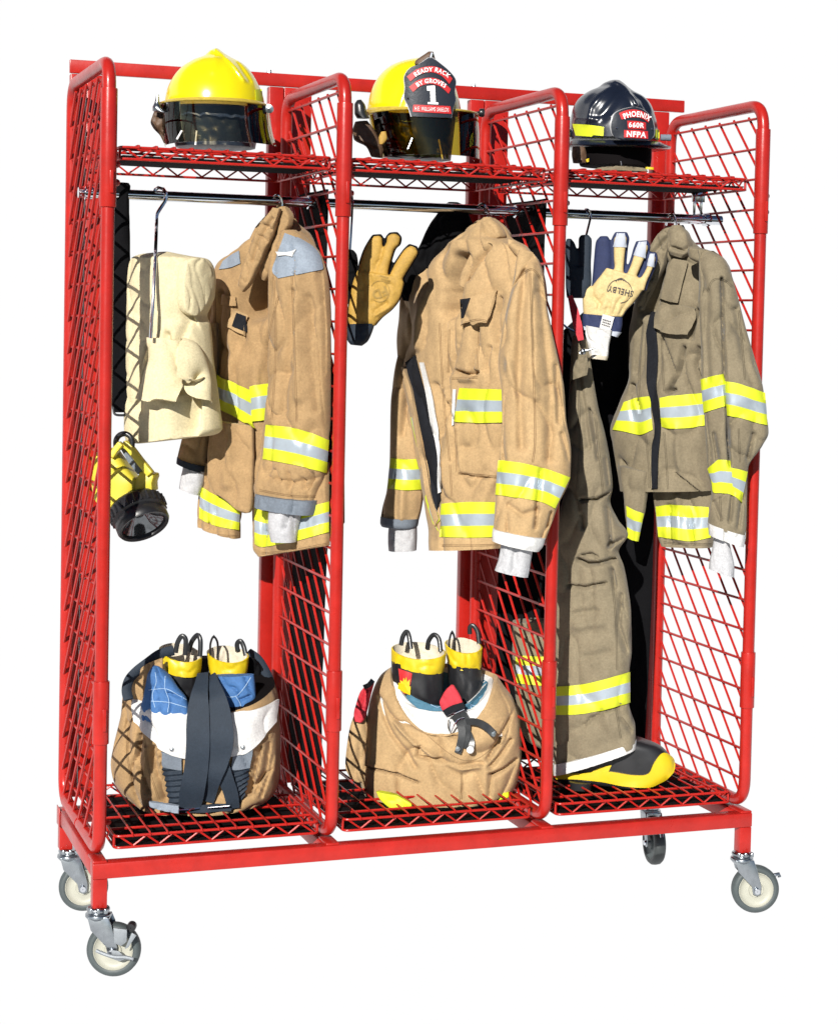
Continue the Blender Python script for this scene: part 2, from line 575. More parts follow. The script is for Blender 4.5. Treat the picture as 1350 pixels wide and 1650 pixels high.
class Sheet:
    """a cloth or trim piece laid on a body: edges A and B (pixels), laid `off` proud, `th` thick"""
    def __init__(s, A, B, on, off=0.003, th=0.003, nu=24, nv=10, vm=None, lift=None, curl=0.0, smoothn=2):
        bvhs = bv(on)
        a, b = cr(A, nu + 1), cr(B, nu + 1)
        P = np.zeros((nv + 1, nu + 1, 3))
        N = np.zeros_like(P)
        ok = np.zeros((nv + 1, nu + 1), bool)
        dep = np.zeros((nv + 1, nu + 1))
        for j in range(nv + 1):
            w = j / nv
            for i in range(nu + 1):
                q = a[i] * (1 - w) + b[i] * w
                h = hit(bvhs, q[0], q[1])
                if h is not None:
                    P[j, i], N[j, i] = h[0], h[1]
                    dep[j, i] = (h[0] - CAM) @ FWD
                    ok[j, i] = True
        idx = np.argwhere(ok)
        if len(idx) == 0:
            print('SHEET MISSES', A)
            idx = np.array([[0, 0]])
            dep[0, 0] = 4.4
        for j in range(nv + 1):
            w = j / nv
            for i in range(nu + 1):
                if not ok[j, i]:
                    k = idx[np.argmin(((idx - [j, i]) ** 2).sum(1))]
                    q = a[i] * (1 - w) + b[i] * w
                    d = ray(q[0], q[1])
                    P[j, i] = CAM + d * dep[k[0], k[1]]
                    N[j, i] = N[k[0], k[1]] if ok[k[0], k[1]] else -FWD
        def sm(A_):
            Q = A_.copy()
            Q[1:-1] = (A_[:-2] + 2 * A_[1:-1] + A_[2:]) / 4
            R_ = Q.copy()
            R_[:, 1:-1] = (Q[:, :-2] + 2 * Q[:, 1:-1] + Q[:, 2:]) / 4
            return R_
        for _ in range(smoothn):
            N = sm(N)
        N = 0.6 * N - 0.4 * FWD
        N /= np.linalg.norm(N, axis=2)[:, :, None]
        o = np.full((nv + 1, nu + 1), off)
        if lift is not None:
            for j in range(nv + 1):
                for i in range(nu + 1):
                    o[j, i] += lift(i / nu, j / nv)
        if th >= 0.006:
            o += np.array([[noise.noise(Vector((p[0] * 30, p[1] * 30, p[2] * 24))) * 0.0028 for p in r_] for r_ in P])
        top = P + N * o[:, :, None]
        if th > 0.006:
            top = sm(top)
        bot = top - N * th
        V = np.concatenate([top.reshape(-1, 3), bot.reshape(-1, 3)])
        n1 = nu + 1
        k = (nv + 1) * n1
        F, M = [], []
        for j in range(nv):
            mi = 0 if vm is None else vm[min(int((j + 0.5) / nv * len(vm)), len(vm) - 1)]
            for i in range(nu):
                q = (j * n1 + i, j * n1 + i + 1, (j + 1) * n1 + i + 1, (j + 1) * n1 + i)
                F.append(q)
                M.append(mi)
                F.append(tuple(k + x for x in q[::-1]))
                M.append(mi)
            for i in (0, nu):
                F.append((j * n1 + i, (j + 1) * n1 + i, k + (j + 1) * n1 + i, k + j * n1 + i))
                M.append(mi)
        for i in range(nu):
            F.append((i, i + 1, k + i + 1, k + i))
            M.append(0 if vm is None else vm[0])
            F.append((nv * n1 + i, nv * n1 + i + 1, k + nv * n1 + i + 1, k + nv * n1 + i))
            M.append(0 if vm is None else vm[-1])
        s.V, s.F, s.M = V, F, M
        s.bvh = BVHTree.FromPolygons(V.tolist(), F)

    def into(s, mb, mi=None):
        mb.add(s.V, s.F, s.M if mi is None else mi)
        return s


def sheet(name, mats, parent, A, B, on, **k):
    mb = MB()
    s = Sheet(A, B, on, **k).into(mb)
    s.obj = mb.build(name, mats, parent, angle=50)
    return s


BAND = [0, 0, 0, 1, 1, 1, 2, 2, 2]


def band(parent, A, B, on, nu=30, off=0.0035):
    """lime / silver / lime reflective trim"""
    return sheet('reflective_band', ['lime', 'silver', 'lime'], parent, A, B, on, nu=nu, nv=9, vm=[0, 1, 2], off=off, th=0.0025)


def body(name, m, parent, lofts, **k):
    mb = MB()
    for l in (lofts if isinstance(lofts, (list, tuple)) else [lofts]):
        l.into(mb)
    return mb.build(name, m, parent, angle=60, **k)


def text2d(txt, bold=0.0):
    """outline letters as 2-D triangles, centred, cap height 1"""
    cu = bpy.data.curves.new('lettering', 'FONT')
    cu.body = txt
    cu.size = 1.0
    cu.offset = bold
    cu.resolution_u = 3
    cu.align_x = 'CENTER'
    cu.space_character = 1.12
    ob = bpy.data.objects.new('lettering', cu)
    C.objects.link(ob)
    bpy.context.view_layer.update()
    me = bpy.data.meshes.new_from_object(ob)
    V = np.array([v.co[:2] for v in me.vertices])
    F = [list(p.vertices) for p in me.polygons]
    bpy.data.objects.remove(ob)
    bpy.data.meshes.remove(me)
    V[:, 0] -= (V[:, 0].min() + V[:, 0].max()) / 2
    V[:, 1] -= V[:, 1].min()
    V /= V[:, 1].max()
    V[:, 1] -= 0.5
    return V, F


def lettering(mb, txt, on, fn, off=0.0015, bold=0.02, mi=0):
    """fn maps (x, y) of the text (cap height 1, centred) to a pixel"""
    V, F = text2d(txt, bold)
    bvhs = bv(on)
    W = np.zeros((len(V), 3))
    last = None
    for i, (x, y) in enumerate(V):
        q = fn(x, y)
        h = hit(bvhs, q[0], q[1])
        if h is not None:
            W[i] = h[0] + (0.5 * h[1] - 0.5 * FWD) * off * 1.2
            last = (h[0] - CAM) @ FWD
        else:
            W[i] = CAM + ray(*q) * ((last or 4.4) - off)
    mb.add(W, F, mi)


def arc_fn(cx, cy, R, hgt, xs=1.0, tilt=0.0):
    def fn(x, y):
        a = x * hgt * xs / R + tilt
        r = R + y * hgt
        return (cx + r * math.sin(a), cy + R - r * math.cos(a))
    return fn


def lin_fn(cx, cy, hgt, xs=1.0, rot=0.0, shear=0.0):
    c, s_ = math.cos(rot), math.sin(rot)
    def fn(x, y):
        X, Y = x * hgt * xs + shear * y * hgt, -y * hgt
        return (cx + X * c - Y * s_, cy + X * s_ + Y * c)
    return fn


def P3(pts, pl, off=0.0):
    return np.array([pl(p[0], p[1], off + (p[2] if len(p) > 2 else 0.0)) for p in pts])


def strap(mb, pts, pl, w, th=0.003, mi=0, n=30):
    """a flat strap along pixel points (px, py, push)"""
    P = cr(P3(pts, pl), n)
    T = np.gradient(P, axis=0)
    T /= np.linalg.norm(T, axis=1)[:, None]
    W = np.cross(T, pl.n)
    W /= np.linalg.norm(W, axis=1)[:, None]
    N = np.cross(W, T)
    P = P + N * np.array([noise.noise(Vector((p[0] * 26, p[1] * 26, p[2] * 17))) * 0.005 for p in P])[:, None]
    ww = (np.full(n, w) if np.isscalar(w) else np.interp(np.linspace(0, 1, n), np.linspace(0, 1, len(w)), w))[:, None] / 2
    V = np.concatenate([P - W * ww + N * th / 2, P + W * ww + N * th / 2, P + W * ww - N * th / 2, P - W * ww - N * th / 2])
    F = []
    for i in range(n - 1):
        for a in range(4):
            b = (a + 1) % 4
            F.append((a * n + i, a * n + i + 1, b * n + i + 1, b * n + i))
    F.append((0, n, 2 * n, 3 * n))
    F.append((n - 1, 2 * n - 1, 3 * n - 1, 4 * n - 1))
    mb.add(V, F, mi)


def seam(parent, lines, on, m, gap=2.2):
    """double rows of stitching along a pixel line"""
    bvhs = bv(on)
    for ln in lines:
        mb = MB()
        Q = cr(ln, 40)
        T = np.gradient(Q, axis=0)
        T /= np.linalg.norm(T, axis=1)[:, None]
        Nn = np.stack([-T[:, 1], T[:, 0]], 1)
        for o_ in (-gap / 2, gap / 2):
            P = []
            for q in Q + Nn * o_:
                h = hit(bvhs, *q)
                if h and (not P or np.linalg.norm(h[0] - P[-1]) < 0.03):
                    P.append(h[0] + h[1] * 0.0002)
            if len(P) > 4:
                mb.tube(P, 0.0007, 5)
        if mb.n:
            mb.build('seam', m, parent)


mat('stitch_tan', (0.19, 0.115, 0.052), 0.9)
mat('stitch_olive', (0.085, 0.068, 0.042), 0.9)

# ------------------------------------------------------------------ setting, light, camera
def flat_sheet(name, rows):
    mb = MB()
    n = len(rows[0])
    V = [p for r in rows for p in r]
    F = [(j * n + i, j * n + i + 1, (j + 1) * n + i + 1, (j + 1) * n + i) for j in range(len(rows) - 1) for i in range(n - 1)]
    mb.add(V, F)
    o = mb.build(name, 'lit_white', None, angle=80)
    o['kind'] = 'structure'
    return o


m = bpy.data.materials.new('lit_white')          # added glowing floor and wall, a blank white surround without shadows
m.use_nodes = True
nt = m.node_tree
nt.nodes.clear()
_o = nt.nodes.new('ShaderNodeOutputMaterial')
_e = nt.nodes.new('ShaderNodeEmission')
_e.inputs['Color'].default_value = (1, 1, 1, 1)
_e.inputs['Strength'].default_value = 0.76
nt.links.new(_e.outputs[0], _o.inputs['Surface'])
MATS['lit_white'] = m
XS = (-10.0, 0.8, 14.0)
flat_sheet('ground', [[(x, y, ZG) for x in XS] for y in (-1.6, 1.0, 3.06)])
cove = [(3.0, ZG)] + [(3.0 + 1.2 * math.sin(a), ZG + 1.2 - 1.2 * math.cos(a)) for a in [k * math.pi / 16 for k in range(1, 9)]] + [(4.2, 5.5)]
flat_sheet('backdrop', [[(x, y, z + 0.002) for x in XS] for y, z in cove])

SUN_AZ = math.atan2(0.65, 1.0)        # the light travels this far from +Y towards +X
SUN_EL = math.radians(25)
sd = np.array([math.cos(SUN_EL) * math.sin(SUN_AZ), math.cos(SUN_EL) * math.cos(SUN_AZ), -math.sin(SUN_EL)])
sl = bpy.data.lights.new('sun', 'SUN')
sl.energy = 5.0
sl.angle = math.radians(0.5)
sl.color = (1.0, 0.965, 0.90)
so = bpy.data.objects.new('sun', sl)
C.objects.link(so)
so.rotation_euler = Vector(sd).to_track_quat('-Z', 'Y').to_euler()
so.location = (-4, -6, 5)

w = bpy.data.worlds.new('World')
SC.world = w
w.use_nodes = True
wn = w.node_tree
bg = wn.nodes['Background']
sky = wn.nodes.new('ShaderNodeTexSky')
sky.sky_type = 'NISHITA'
sky.sun_disc = False
sky.altitude = 3000
sky.air_density = 0.8
sky.dust_density = 0.2
sky.sun_elevation = SUN_EL
sky.sun_rotation = math.radians(180) + SUN_AZ
wn.links.new(sky.outputs[0], bg.inputs['Color'])
bg.inputs['Strength'].default_value = 0.05

cd = bpy.data.cameras.new('camera')
co = bpy.data.objects.new('camera', cd)
C.objects.link(co)
cd.sensor_fit = 'HORIZONTAL'
cd.sensor_width = 36
cd.lens = FPX / 1350 * 36
cd.shift_x = -(PPX - 675) / 1350
cd.shift_y = (PPY - 825) / 1350
cd.clip_start = 0.05
cd.clip_end = 100
Mx = Matrix.Identity(4)
for i in range(3):
    Mx[i][0], Mx[i][1], Mx[i][2], Mx[i][3] = RGT[i], UPV[i], -FWD[i], CAM[i]
co.matrix_world = Mx
SC.camera = co
SC.view_settings.view_transform = 'Standard'
SC.view_settings.look = 'None'
SC.view_settings.exposure = 0.4
SC.view_settings.gamma = 1
SC.cycles.max_bounces = 8
SC.cycles.transparent_max_bounces = 16

# ------------------------------------------------------------------ the rack
rack = thing('gear_rack', 'red tubular steel gear rack with three open bays on four casters', 'gear rack', (0.81, 0.25, ZG))


def rounded(pts, r, n=6):
    """polyline with its inner corners rounded"""
    P = [np.asarray(p, float) for p in pts]
    out = [P[0]]
    for a, b, c in zip(P[:-2], P[1:-1], P[2:]):
        u, v = (a - b) / np.linalg.norm(a - b), (c - b) / np.linalg.norm(c - b)
        q = min(r, np.linalg.norm(a - b) / 2.01, np.linalg.norm(c - b) / 2.01)
        p0, p1 = b + u * q, b + v * q
        for k in range(n + 1):
            t = k / n
            out.append(p0 * (1 - t)**2 + b * 2 * t * (1 - t) + p1 * t**2)
    out.append(P[-1])
    return out


RT = 0.0158
ZT, ZB = 1.8808 - RT, 0.0948 + RT
# base frame
mb = MB()
zt, zb = 0.0892, 0.0535
x0, x1, y0, y1 = -0.0165, 1.635, -0.0185, 0.508
tw = 0.036
mb.box((x0, y0, zb), (x1, y0 + tw, zt))
mb.box((x0, y1 - tw, zb), (x1, y1, zt))
mb.box((x0, y0 + tw, zb + 0.0005), (x0 + tw, y1 - tw, zt - 0.0005))
mb.box((x1 - tw, y0 + tw, zb + 0.0005), (x1, y1 - tw, zt - 0.0005))
for x in PX[1:3]:
    mb.box((x - tw / 2, y0 + tw, zb + 0.001), (x + tw / 2, y1 - tw, zt - 0.001))
for x in PX:                     # weld pads under the hoops
    mb.box((x - 0.016, y0 + 0.004, zt - 0.002), (x + 0.016, y0 + 0.075, zt + 0.005))
mb.build('base_frame', 'red', rack, bevel=0.003)
for (lx, ly) in ((x0 + 0.001, y0 + 0.001), (x1 - 0.033, y0 + 0.001), (x0 + 0.001, y1 - 0.033), (x1 - 0.033, y1 - 0.033)):
    MB().box((lx, ly, -0.012), (lx + 0.032, ly + 0.032, zb - 0.0003)).build('leg', 'red', rack, bevel=0.002)
MB().box((x0 - 0.0025, y1 - 0.046, 0.049), (x0 - 0.0005, y1 - 0.002, 0.095)).build('corner_plate', 'red', rack, bevel=0.001)

# back rail and posts
mb = MB().box((-0.003, 0.546, 1.899), (1.675, 0.558, 1.932))
mb.build('top_rail', 'red', rack, bevel=0.002)
for (xa, xb) in ((0.000, 0.037), (0.0395, 0.108), (0.500, 0.5375), (0.540, 0.612), (1.046, 1.085), (1.0875, 1.155), (1.583, 1.630)):
    MB().box((xa, 0.5475, 0.1), (xb, 0.5745, 1.8975)).build('back_post', 'red', rack, bevel=0.002)
for xx in (0.50, 1.055):
    MB().lathe((xx, 0.552, 1.931), (0, 0, 1), [(0, 0.008), (0.005, 0.008), (0.006, 0.005), (0.006, 0.0)], n=8).build('bolt', 'zinc', rack)


def wires(mb, X, sgn, r):
    """the welded lattice inside one hoop: level wires and one set of slanting wires"""
    ylo, yhi = 0.012, D - 0.012
    z_lo, z_hi = ZB + 0.012, 1.840
    zz = 1.833
    while zz > z_lo + 0.02:
        mb.bar((X, ylo - 0.004, zz), (X, yhi + 0.004, zz), r, 6)
        zz -= 0.0756
    c = z_lo - yhi
    c -= 0.0
    k = 0.0
    while True:
        cst = z_lo - (yhi - ylo) + k * 0.079
        k += 1
        if cst > z_hi:
            break
        # z = cst + t, t in 0..(yhi-ylo)
        t0, t1 = max(0, z_lo - cst), min(yhi - ylo, z_hi - cst)
        if t1 - t0 < 0.03:
            continue
        Y = (lambda t: ylo + t) if sgn > 0 else (lambda t: yhi - t)
        xo = X + (r * 1.7 if sgn > 0 else -r * 1.7)
        mb.bar((xo, Y(t0), cst + t0), (xo, Y(t1), cst + t1), r, 6)


for i, X in enumerate(PX):
    pts = rounded([(X, D, 0.16), (X, D, ZB), (X, 0, ZB), (X, 0, ZT), (X, D, ZT), (X, D, 0.155)], 0.062, 8)
    # closed hoop
    loop = rounded([(X, 0.25, ZB), (X, 0, ZB), (X, 0, ZT), (X, D, ZT), (X, D, ZB), (X, 0.26, ZB)], 0.062, 8)
    hoop = MB().tube(loop, RT - 0.0008, 14).build('hoop_frame', 'red', rack)
    mb = MB()
    wires(mb, X, -1 if i == 0 else 1, 0.0036 if i == 0 else 0.0034)
    mb.build('wire_lattice', 'red_wire', hoop)
    for za, zb_ in ((1.545, ZT - 0.061), (0.345 + 0.01, 0.475 + 0.02)):
        mb = MB().lathe((X, 0, za), (0, 0, 1), [(RT - 0.002, 0), (RT + 0.0022, 0.0), (RT + 0.0026, 0.002), (RT + 0.0026, zb_ - za - 0.002), (RT + 0.0022, zb_ - za), (RT - 0.002, zb_ - za)], n=20)
        mb.build('coupling_sleeve', 'red', hoop)
    for zc in (1.575, 0.385):
        # the small lock tab on the front of each sleeve
        a = math.radians(-62)
        c = np.array([X + 0.004, -RT - 0.004, zc])
        MB().box(c + (-0.004, -0.002, 0), c + (0.0045, 0.004, 0.05)).build('lock_tab', 'red', hoop, bevel=0.0015)
    for zc in (1.64, 1.60):
        mb = MB().lathe((X + RT + 0.003, 0.012, zc), (0.8, 0.2, 0), [(0, 0.008), (0.006, 0.008), (0.008, 0.004), (0.008, 0)], n=8)
        mb.build('shelf_clip', 'red', hoop)
    MB().lathe((X + RT + 0.006, 0.05, ZB + 0.052), (0.9, -0.4, 0.2), [(0, 0.014), (0.005, 0.012), (0.007, 0.004), (0.007, -0.006)], n=8).build('shelf_clip', 'red', hoop)


def shelf(xa, xb, ztop, drop, liner_and_shade):
    """wire shelf: two rim wires joined by a zigzag, deck wires running front to back"""
    ya, yb = 0.018, D - 0.02
    r = 0.0031
    mb = MB()
    for z in (ztop, ztop - drop):
        loop = rounded([(xa, 0.2, z), (xa, ya, z), (xb, ya, z), (xb, yb, z), (xa, yb, z), (xa, 0.21, z)], 0.016, 5)
        mb.tube(loop[:-1], r, 8, closed=True)

    def zig(a, b, step):
        a, b = np.array(a), np.array(b)
        n = max(2, int(round(np.linalg.norm(b - a) / step)))
        pts = []
        for k in range(n + 1):
            p = a + (b - a) * k / n
            pts.append((p[0], p[1], ztop - 0.002 if k % 2 == 0 else ztop - drop + 0.002))
        for p, q in zip(pts[:-1], pts[1:]):
            mb.bar(p, q, 0.0024, 6)
    zig((xa + 0.012, ya + 0.004, 0), (xb - 0.012, ya + 0.004, 0), 0.030)
    zig((xa + 0.004, ya + 0.02, 0), (xa + 0.004, yb - 0.02, 0), 0.030)
    zig((xb - 0.004, ya + 0.02, 0), (xb - 0.004, yb - 0.02, 0), 0.030)
    zig((xa + 0.012, yb - 0.004, 0), (xb - 0.012, yb - 0.004, 0), 0.030)
    n = int((xb - xa) / 0.039)
    for k in range(1, n):
        x = xa + (xb - xa) * k / n
        zz = ztop + 0.0052
        mb.tube([(x, ya - 0.007, zz - 0.006), (x, ya - 0.002, zz - 0.0012), (x, ya + 0.01, zz), (x, yb - 0.01, zz), (x, yb + 0.003, zz - 0.001)], 0.0024, 6)
    for y in (0.085, 0.185, 0.285, 0.385):
        mb.bar((xa, y, ztop), (xb, y, ztop), r, 6)
    for x in (xa, xb):
        for y in (ya + 0.012, yb - 0.012):
            mb.bar((x, y, ztop - drop), (x, y, ztop), r, 6)
    o = mb.build('wire_shelf', 'red_wire', rack)
    if liner_and_shade:  # added black sheet standing in for the shade between shelf wires
        zl = ztop - drop - 0.001 if liner_and_shade == 1 else ztop - drop + 0.006
        MB().box((xa + 0.006, ya + 0.008, zl), (xb - 0.006, yb - 0.006 if liner_and_shade == 1 else 0.30, zl + 0.003)).build('liner_mat', 'liner', o)
    return o


SX = [(0.030, 0.512), (0.566, 1.046), (1.108, 1.590)]
for xa, xb in SX:
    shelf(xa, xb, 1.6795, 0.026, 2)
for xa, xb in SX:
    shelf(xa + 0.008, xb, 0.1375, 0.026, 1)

# hanging rod, its end sockets and the zinc hook under the last shelf
RODY, RODZ = 0.272, 1.5905
rod = MB().bar((-0.022, RODY, RODZ), (1.652, RODY, RODZ), 0.0125, 20).build('hanging_rod', 'chrome', rack)
for x in (-0.008, 0.528, 1.068, 1.600):
    MB().lathe((x, RODY, RODZ), (1, 0, 0), [(0.0125, 0), (0.0165, 0.001), (0.0165, 0.018), (0.0125, 0.019)], n=16).build('rod_collar', 'chrome', rod)
mb = MB()
for dx in (0, 0.020):
    mb.tube(rounded([(1.573 + dx, RODY, RODZ + 0.075), (1.573 + dx, RODY, RODZ + 0.012)], 0.01), 0.0035, 8)
mb.box((1.566, RODY - 0.003, RODZ + 0.045), (1.602, RODY + 0.003, RODZ + 0.076))
mb.build('rod_hanger', 'chrome', rod, bevel=0.0008)


def caster(lx, ly, ang, brake, dark=False):
    """swivel caster: plate and fork (part), wheel with tyre, axle, brake pedal (sub-parts); ang = heading of the wheel"""
    a = math.radians(ang)
    h = np.array([math.cos(a), math.sin(a), 0])            # trailing direction
    s = np.array([math.sin(a), -math.cos(a), 0])           # towards the viewer's side
    z = np.array([0, 0, 1.0])
    o = np.array([lx, ly, 0])
    R = 0.0605
    wc = o + h * 0.036 + z * (ZG + R)
    M = lambda p: o + h * p[0] + s * p[1] + z * p[2]
    mb = MB()
    mb.lathe(o + z * -0.013, (0, 0, -1), [(0.001, 0), (0.024, 0), (0.026, 0.003), (0.026, 0.007), (0.022, 0.010), (0.022, 0.012), (0.0285, 0.014), (0.029, 0.020), (0.024, 0.026), (0.016, 0.032), (0.001, 0.033)], n=24)
    for sg in (1, -1):
        prof = [(-0.020, -0.030), (0.026, -0.030), (0.034, -0.048), (0.047, wc[2] + 0.012), (0.046, wc[2] - 0.008), (0.036, wc[2] - 0.013), (0.026, wc[2] - 0.008), (0.022, wc[2] + 0.012), (-0.012, -0.060)]
        mb.prism([M((x, sg * 0.021, zz)) for x, zz in prof], s * 0.003 * sg)
    mb.box((-0.020, -0.021, -0.036), (0.028, 0.021, -0.031), M=np.column_stack([h, s, z, o]))
    for k in range(3):
        q = M((-0.012 + 0.016 * k, 0.024, -0.014))
        mb.lathe(q, z, [(0, 0.006), (0.004, 0.005), (0.005, 0.0), (0.005, -0.006)], n=8)
    c = mb.build('caster', 'zinc', rack, bevel=0.0012)
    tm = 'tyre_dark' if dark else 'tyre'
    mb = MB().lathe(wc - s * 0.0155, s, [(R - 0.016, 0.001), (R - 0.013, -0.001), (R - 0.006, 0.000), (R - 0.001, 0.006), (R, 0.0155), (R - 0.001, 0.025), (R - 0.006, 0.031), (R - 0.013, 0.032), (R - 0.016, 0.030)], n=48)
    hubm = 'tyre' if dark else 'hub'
    wh = MB().lathe(wc - s * 0.016, s, [(0.001, 0.003), (0.018, 0.002), (0.0195, 0.006), (0.030, 0.009), (0.0405, 0.006), (0.043, 0.002), (0.047, 0.003), (0.047, 0.029), (0.043, 0.030), (0.0405, 0.026), (0.030, 0.023), (0.0195, 0.026), (0.018, 0.030), (0.001, 0.029)], n=40).build('wheel', hubm, c, angle=50)
    mb.build('tyre', tm, c, angle=50)
    MB().lathe(wc - s * 0.030, s, [(0.001, 0), (0.007, 0), (0.0075, 0.004), (0.005, 0.006), (0.005, 0.054), (0.0075, 0.056), (0.007, 0.060), (0.001, 0.060)], n=12).build('axle', 'chrome', c)
    if brake:
        mb = MB()
        B = lambda p: wc + h * p[0] + s * p[1] + z * p[2]
        mb.prism([B(p) for p in ((0.004, 0.029, 0.058), (0.034, 0.029, 0.055), (0.034, 0.029, 0.028), (0.022, 0.029, 0.018), (0.006, 0.029, 0.024))], s * 0.006)
        mb.prism([B(p) for p in ((0.030, 0.034, 0.012), (0.038, 0.034, 0.016), (0.056, 0.036, 0.044), (0.046, 0.036, 0.050))], s * 0.004)
        mb.tube(cr([B((-0.034, 0.032, 0.006)), B((-0.014, 0.035, -0.001)), B((0.008, 0.037, -0.006)), B((0.030, 0.037, -0.006)), B((0.050, 0.036, -0.010))], 16), 0.0042, 8)
        mb.prism([B(p) for p in ((-0.002, 0.030, 0.008), (0.006, 0.030, -0.014), (0.018, 0.030, -0.017), (0.034, 0.030, -0.011), (0.016, 0.030, 0.006))], s * 0.003)
        bp_ = mb.build('brake_pedal', 'dull_zinc', c, bevel=0.0008)
        MB().lathe(B((0.040, 0.020, 0.054)), -s, [(0.001, 0), (0.009, 0), (0.0105, 0.003), (0.0105, 0.020), (0.001, 0.022)], n=14).build('brake_roller', 'black_rubber', c)
    else:
        MB().tube([wc + h * 0.048 + z * 0.034, wc + h * 0.060 + z * 0.037, wc + h * 0.062 + z * 0.030], 0.005, 8).build('brake_pedal', 'zinc', c)
    return c


caster(0.000, 0.000, -20, True)
caster(1.618, 0.000, -16, False)
caster(0.010, 0.488, -12, False)
caster(1.600, 0.490, -97, False, dark=True)

# ------------------------------------------------------------------ helmets on the top shelves
def helmet_root(label, px, py, Y):
    p = at(px, py, Y)
    return thing('fire_helmet', label, 'helmet', (p[0], p[1], 1.685), 'fire helmets on the top shelves')


# --- plain yellow helmet with a smoke visor
h1 = helmet_root('plain yellow fire helmet with a clear smoke visor on the first bay top shelf', 345, 200, 0.25)
pl = Plane(345, 165, 0.255, 4)
dome = Loft([(345, 78.5, 353, 78.5), (339, 81, 360, 84), (331, 88.5, 371, 91), (312, 97, 390, 101), (293, 110, 404, 115), (279, 128, 414, 132), (271, 146, 421, 148), (268, 160, 424, 160), (267, 169, 425, 168)],
            pl, 0.125, 0.14, nu=44, nv=44, pw=1.0,
            folds=[([(349, 80), (363, 90), (380, 108), (394, 128)], 4.0, -0.007), ([(349, 80), (347, 95), (344, 112)], 9, -0.003), ([(366, 84), (384, 104), (402, 130)], 5, 0.006)])
body('shell', 'helmet_yellow', h1, dome)
rim = Loft([(266, 165, 426, 165), (263, 169, 429, 169), (264, 175, 428, 176)], pl, 0.137, 0.15, nu=44, nv=8, pw=1.0)
body('rim', 'amber_clip', h1, rim)
lin = Loft([(272, 172, 420, 172), (276, 205, 416, 206), (284, 237, 410, 238)], pl, 0.085, 0.11, nu=36, nv=16, pw=1.0, amp=0.006, ns=40)
body('inner_liner', 'liner_dark', h1, lin)
vis = Shell([(259, 171, 436, 172), (262, 205, 440, 206), (268, 237, 447, 236)], pl, 0.152, nv=10, u0=0.03, u1=0.97)
v1 = body('visor', 'visor_smoke', h1, vis)
MB().tube(vis.V[0:41], 0.0028, 8).build('visor_rim', 'amber_clip', v1)
sheet('sticker', 'lime', h1, [(411, 144), (421, 143)], [(412, 163), (424, 163)], dome, nu=6, nv=6, off=0.0015, th=0.001)
body('ear_flap', 'leather_brown', h1, Loft([(250, 176, 262, 176), (246, 186, 268, 186), (243, 197, 270, 197), (247, 206, 270, 208), (258, 218, 270, 220), (264, 230, 272, 232)], Plane(258, 200, 0.25), 0.02, 0.03, nu=14, nv=18, amp=0.004, ns=60))
mb = MB()
Loft([(252, 153, 256, 152), (249, 165, 257, 164), (246, 172, 262, 173), (246, 178, 268, 178), (256, 181, 272, 181)], Plane(258, 170, 0.215), 0.012, 0.012, nu=12, nv=14).into(mb)
mb.lathe(at(269, 167, 0.20), HR, [(0.001, 0), (0.009, 0), (0.010, 0.004), (0.010, 0.010), (0.001, 0.012)], n=14)
mb.build('visor_hinge', 'zinc', h1)
mb = MB()
for a, b in (((317, 210, 0.125), (315, 233, 0.13)), ((399, 210, 0.135), (405, 236, 0.14)), ((293, 210, 0.15), (285, 224, 0.15))):
    MB().bar(at(*a), at(*b), 0.0022).build('liner_clip', 'ink_white', h1)
MB().lathe(at(434, 175, 0.165), -HF, [(0.001, -0.004), (0.010, -0.004), (0.010, 0.006), (0.001, 0.008)], n=14).build('visor_hinge', 'zinc', h1)

# --- yellow helmet with the tall shield
h2 = helmet_root('yellow fire helmet with a tall black and red shield on the middle top shelf', 670, 200, 0.25)
pl = Plane(668, 180, 0.255, -6)
dome2 = Loft([(664, 94.5, 684, 93), (648, 98, 697, 97), (632, 104, 708, 104), (614, 118, 723, 119), (602, 136, 732, 138), (595, 156, 739, 160), (592, 170, 742, 176), (591, 180, 744, 188)],
             pl, 0.12, 0.14, nu=44, nv=40, pw=1.0, folds=[([(676, 96), (650, 150), (640, 178)], 6, -0.003)])
body('shell', 'helmet_yellow', h2, dome2)
body('rim', 'amber_clip', h2, Loft([(590, 176, 746, 184), (588, 181, 749, 188), (590, 187, 748, 193)], pl, 0.132, 0.15, nu=44, nv=8, pw=1.0))
body('inner_liner', 'liner_dark', h2, Loft([(604, 186, 734, 190), (610, 220, 730, 224), (616, 254, 726, 258)], pl, 0.09, 0.11, nu=36, nv=14, pw=1.0, amp=0.008, ns=40))
vis2 = Shell([(592, 184, 770, 186), (600, 220, 772, 222), (614, 255, 772, 258)], pl, 0.155, nv=10, u0=0.03, u1=0.98)
v2 = body('visor', 'visor_amber', h2, vis2)
MB().tube(vis2.V[0:41], 0.0028, 8).build('visor_rim', 'amber_clip', v2)
mb = MB()
Loft([(690, 82.5, 698, 83), (685, 86, 700, 90), (676, 92, 702, 97), (669, 98, 705, 103), (668, 102, 706, 107)], Plane(690, 92, 0.165, -6), 0.012, 0.06, nu=16, nv=14).into(mb)
mb.build('crest_holder', 'leather_brown', h2)
MB().bar(at(696, 84.5, 0.150), at(694, 92, 0.150), 0.0035).build('crest_clip', 'chrome', h2)
SA = [(690, 93), (676, 102), (661, 109), (652, 123), (653, 140), (652, 157), (658, 171), (663, 187)]
SB = [(696, 93), (706, 99.5), (722, 113), (733, 128), (731.5, 145), (733, 160), (729, 173), (726, 189)]
SUP2 = Loft([(646, 80, 740, 80), (644, 140, 742, 140), (646, 196, 740, 196)], Plane(692, 140, 0.112, -10), 0.022, 0.01, nu=30, nv=10, pw=1.0)
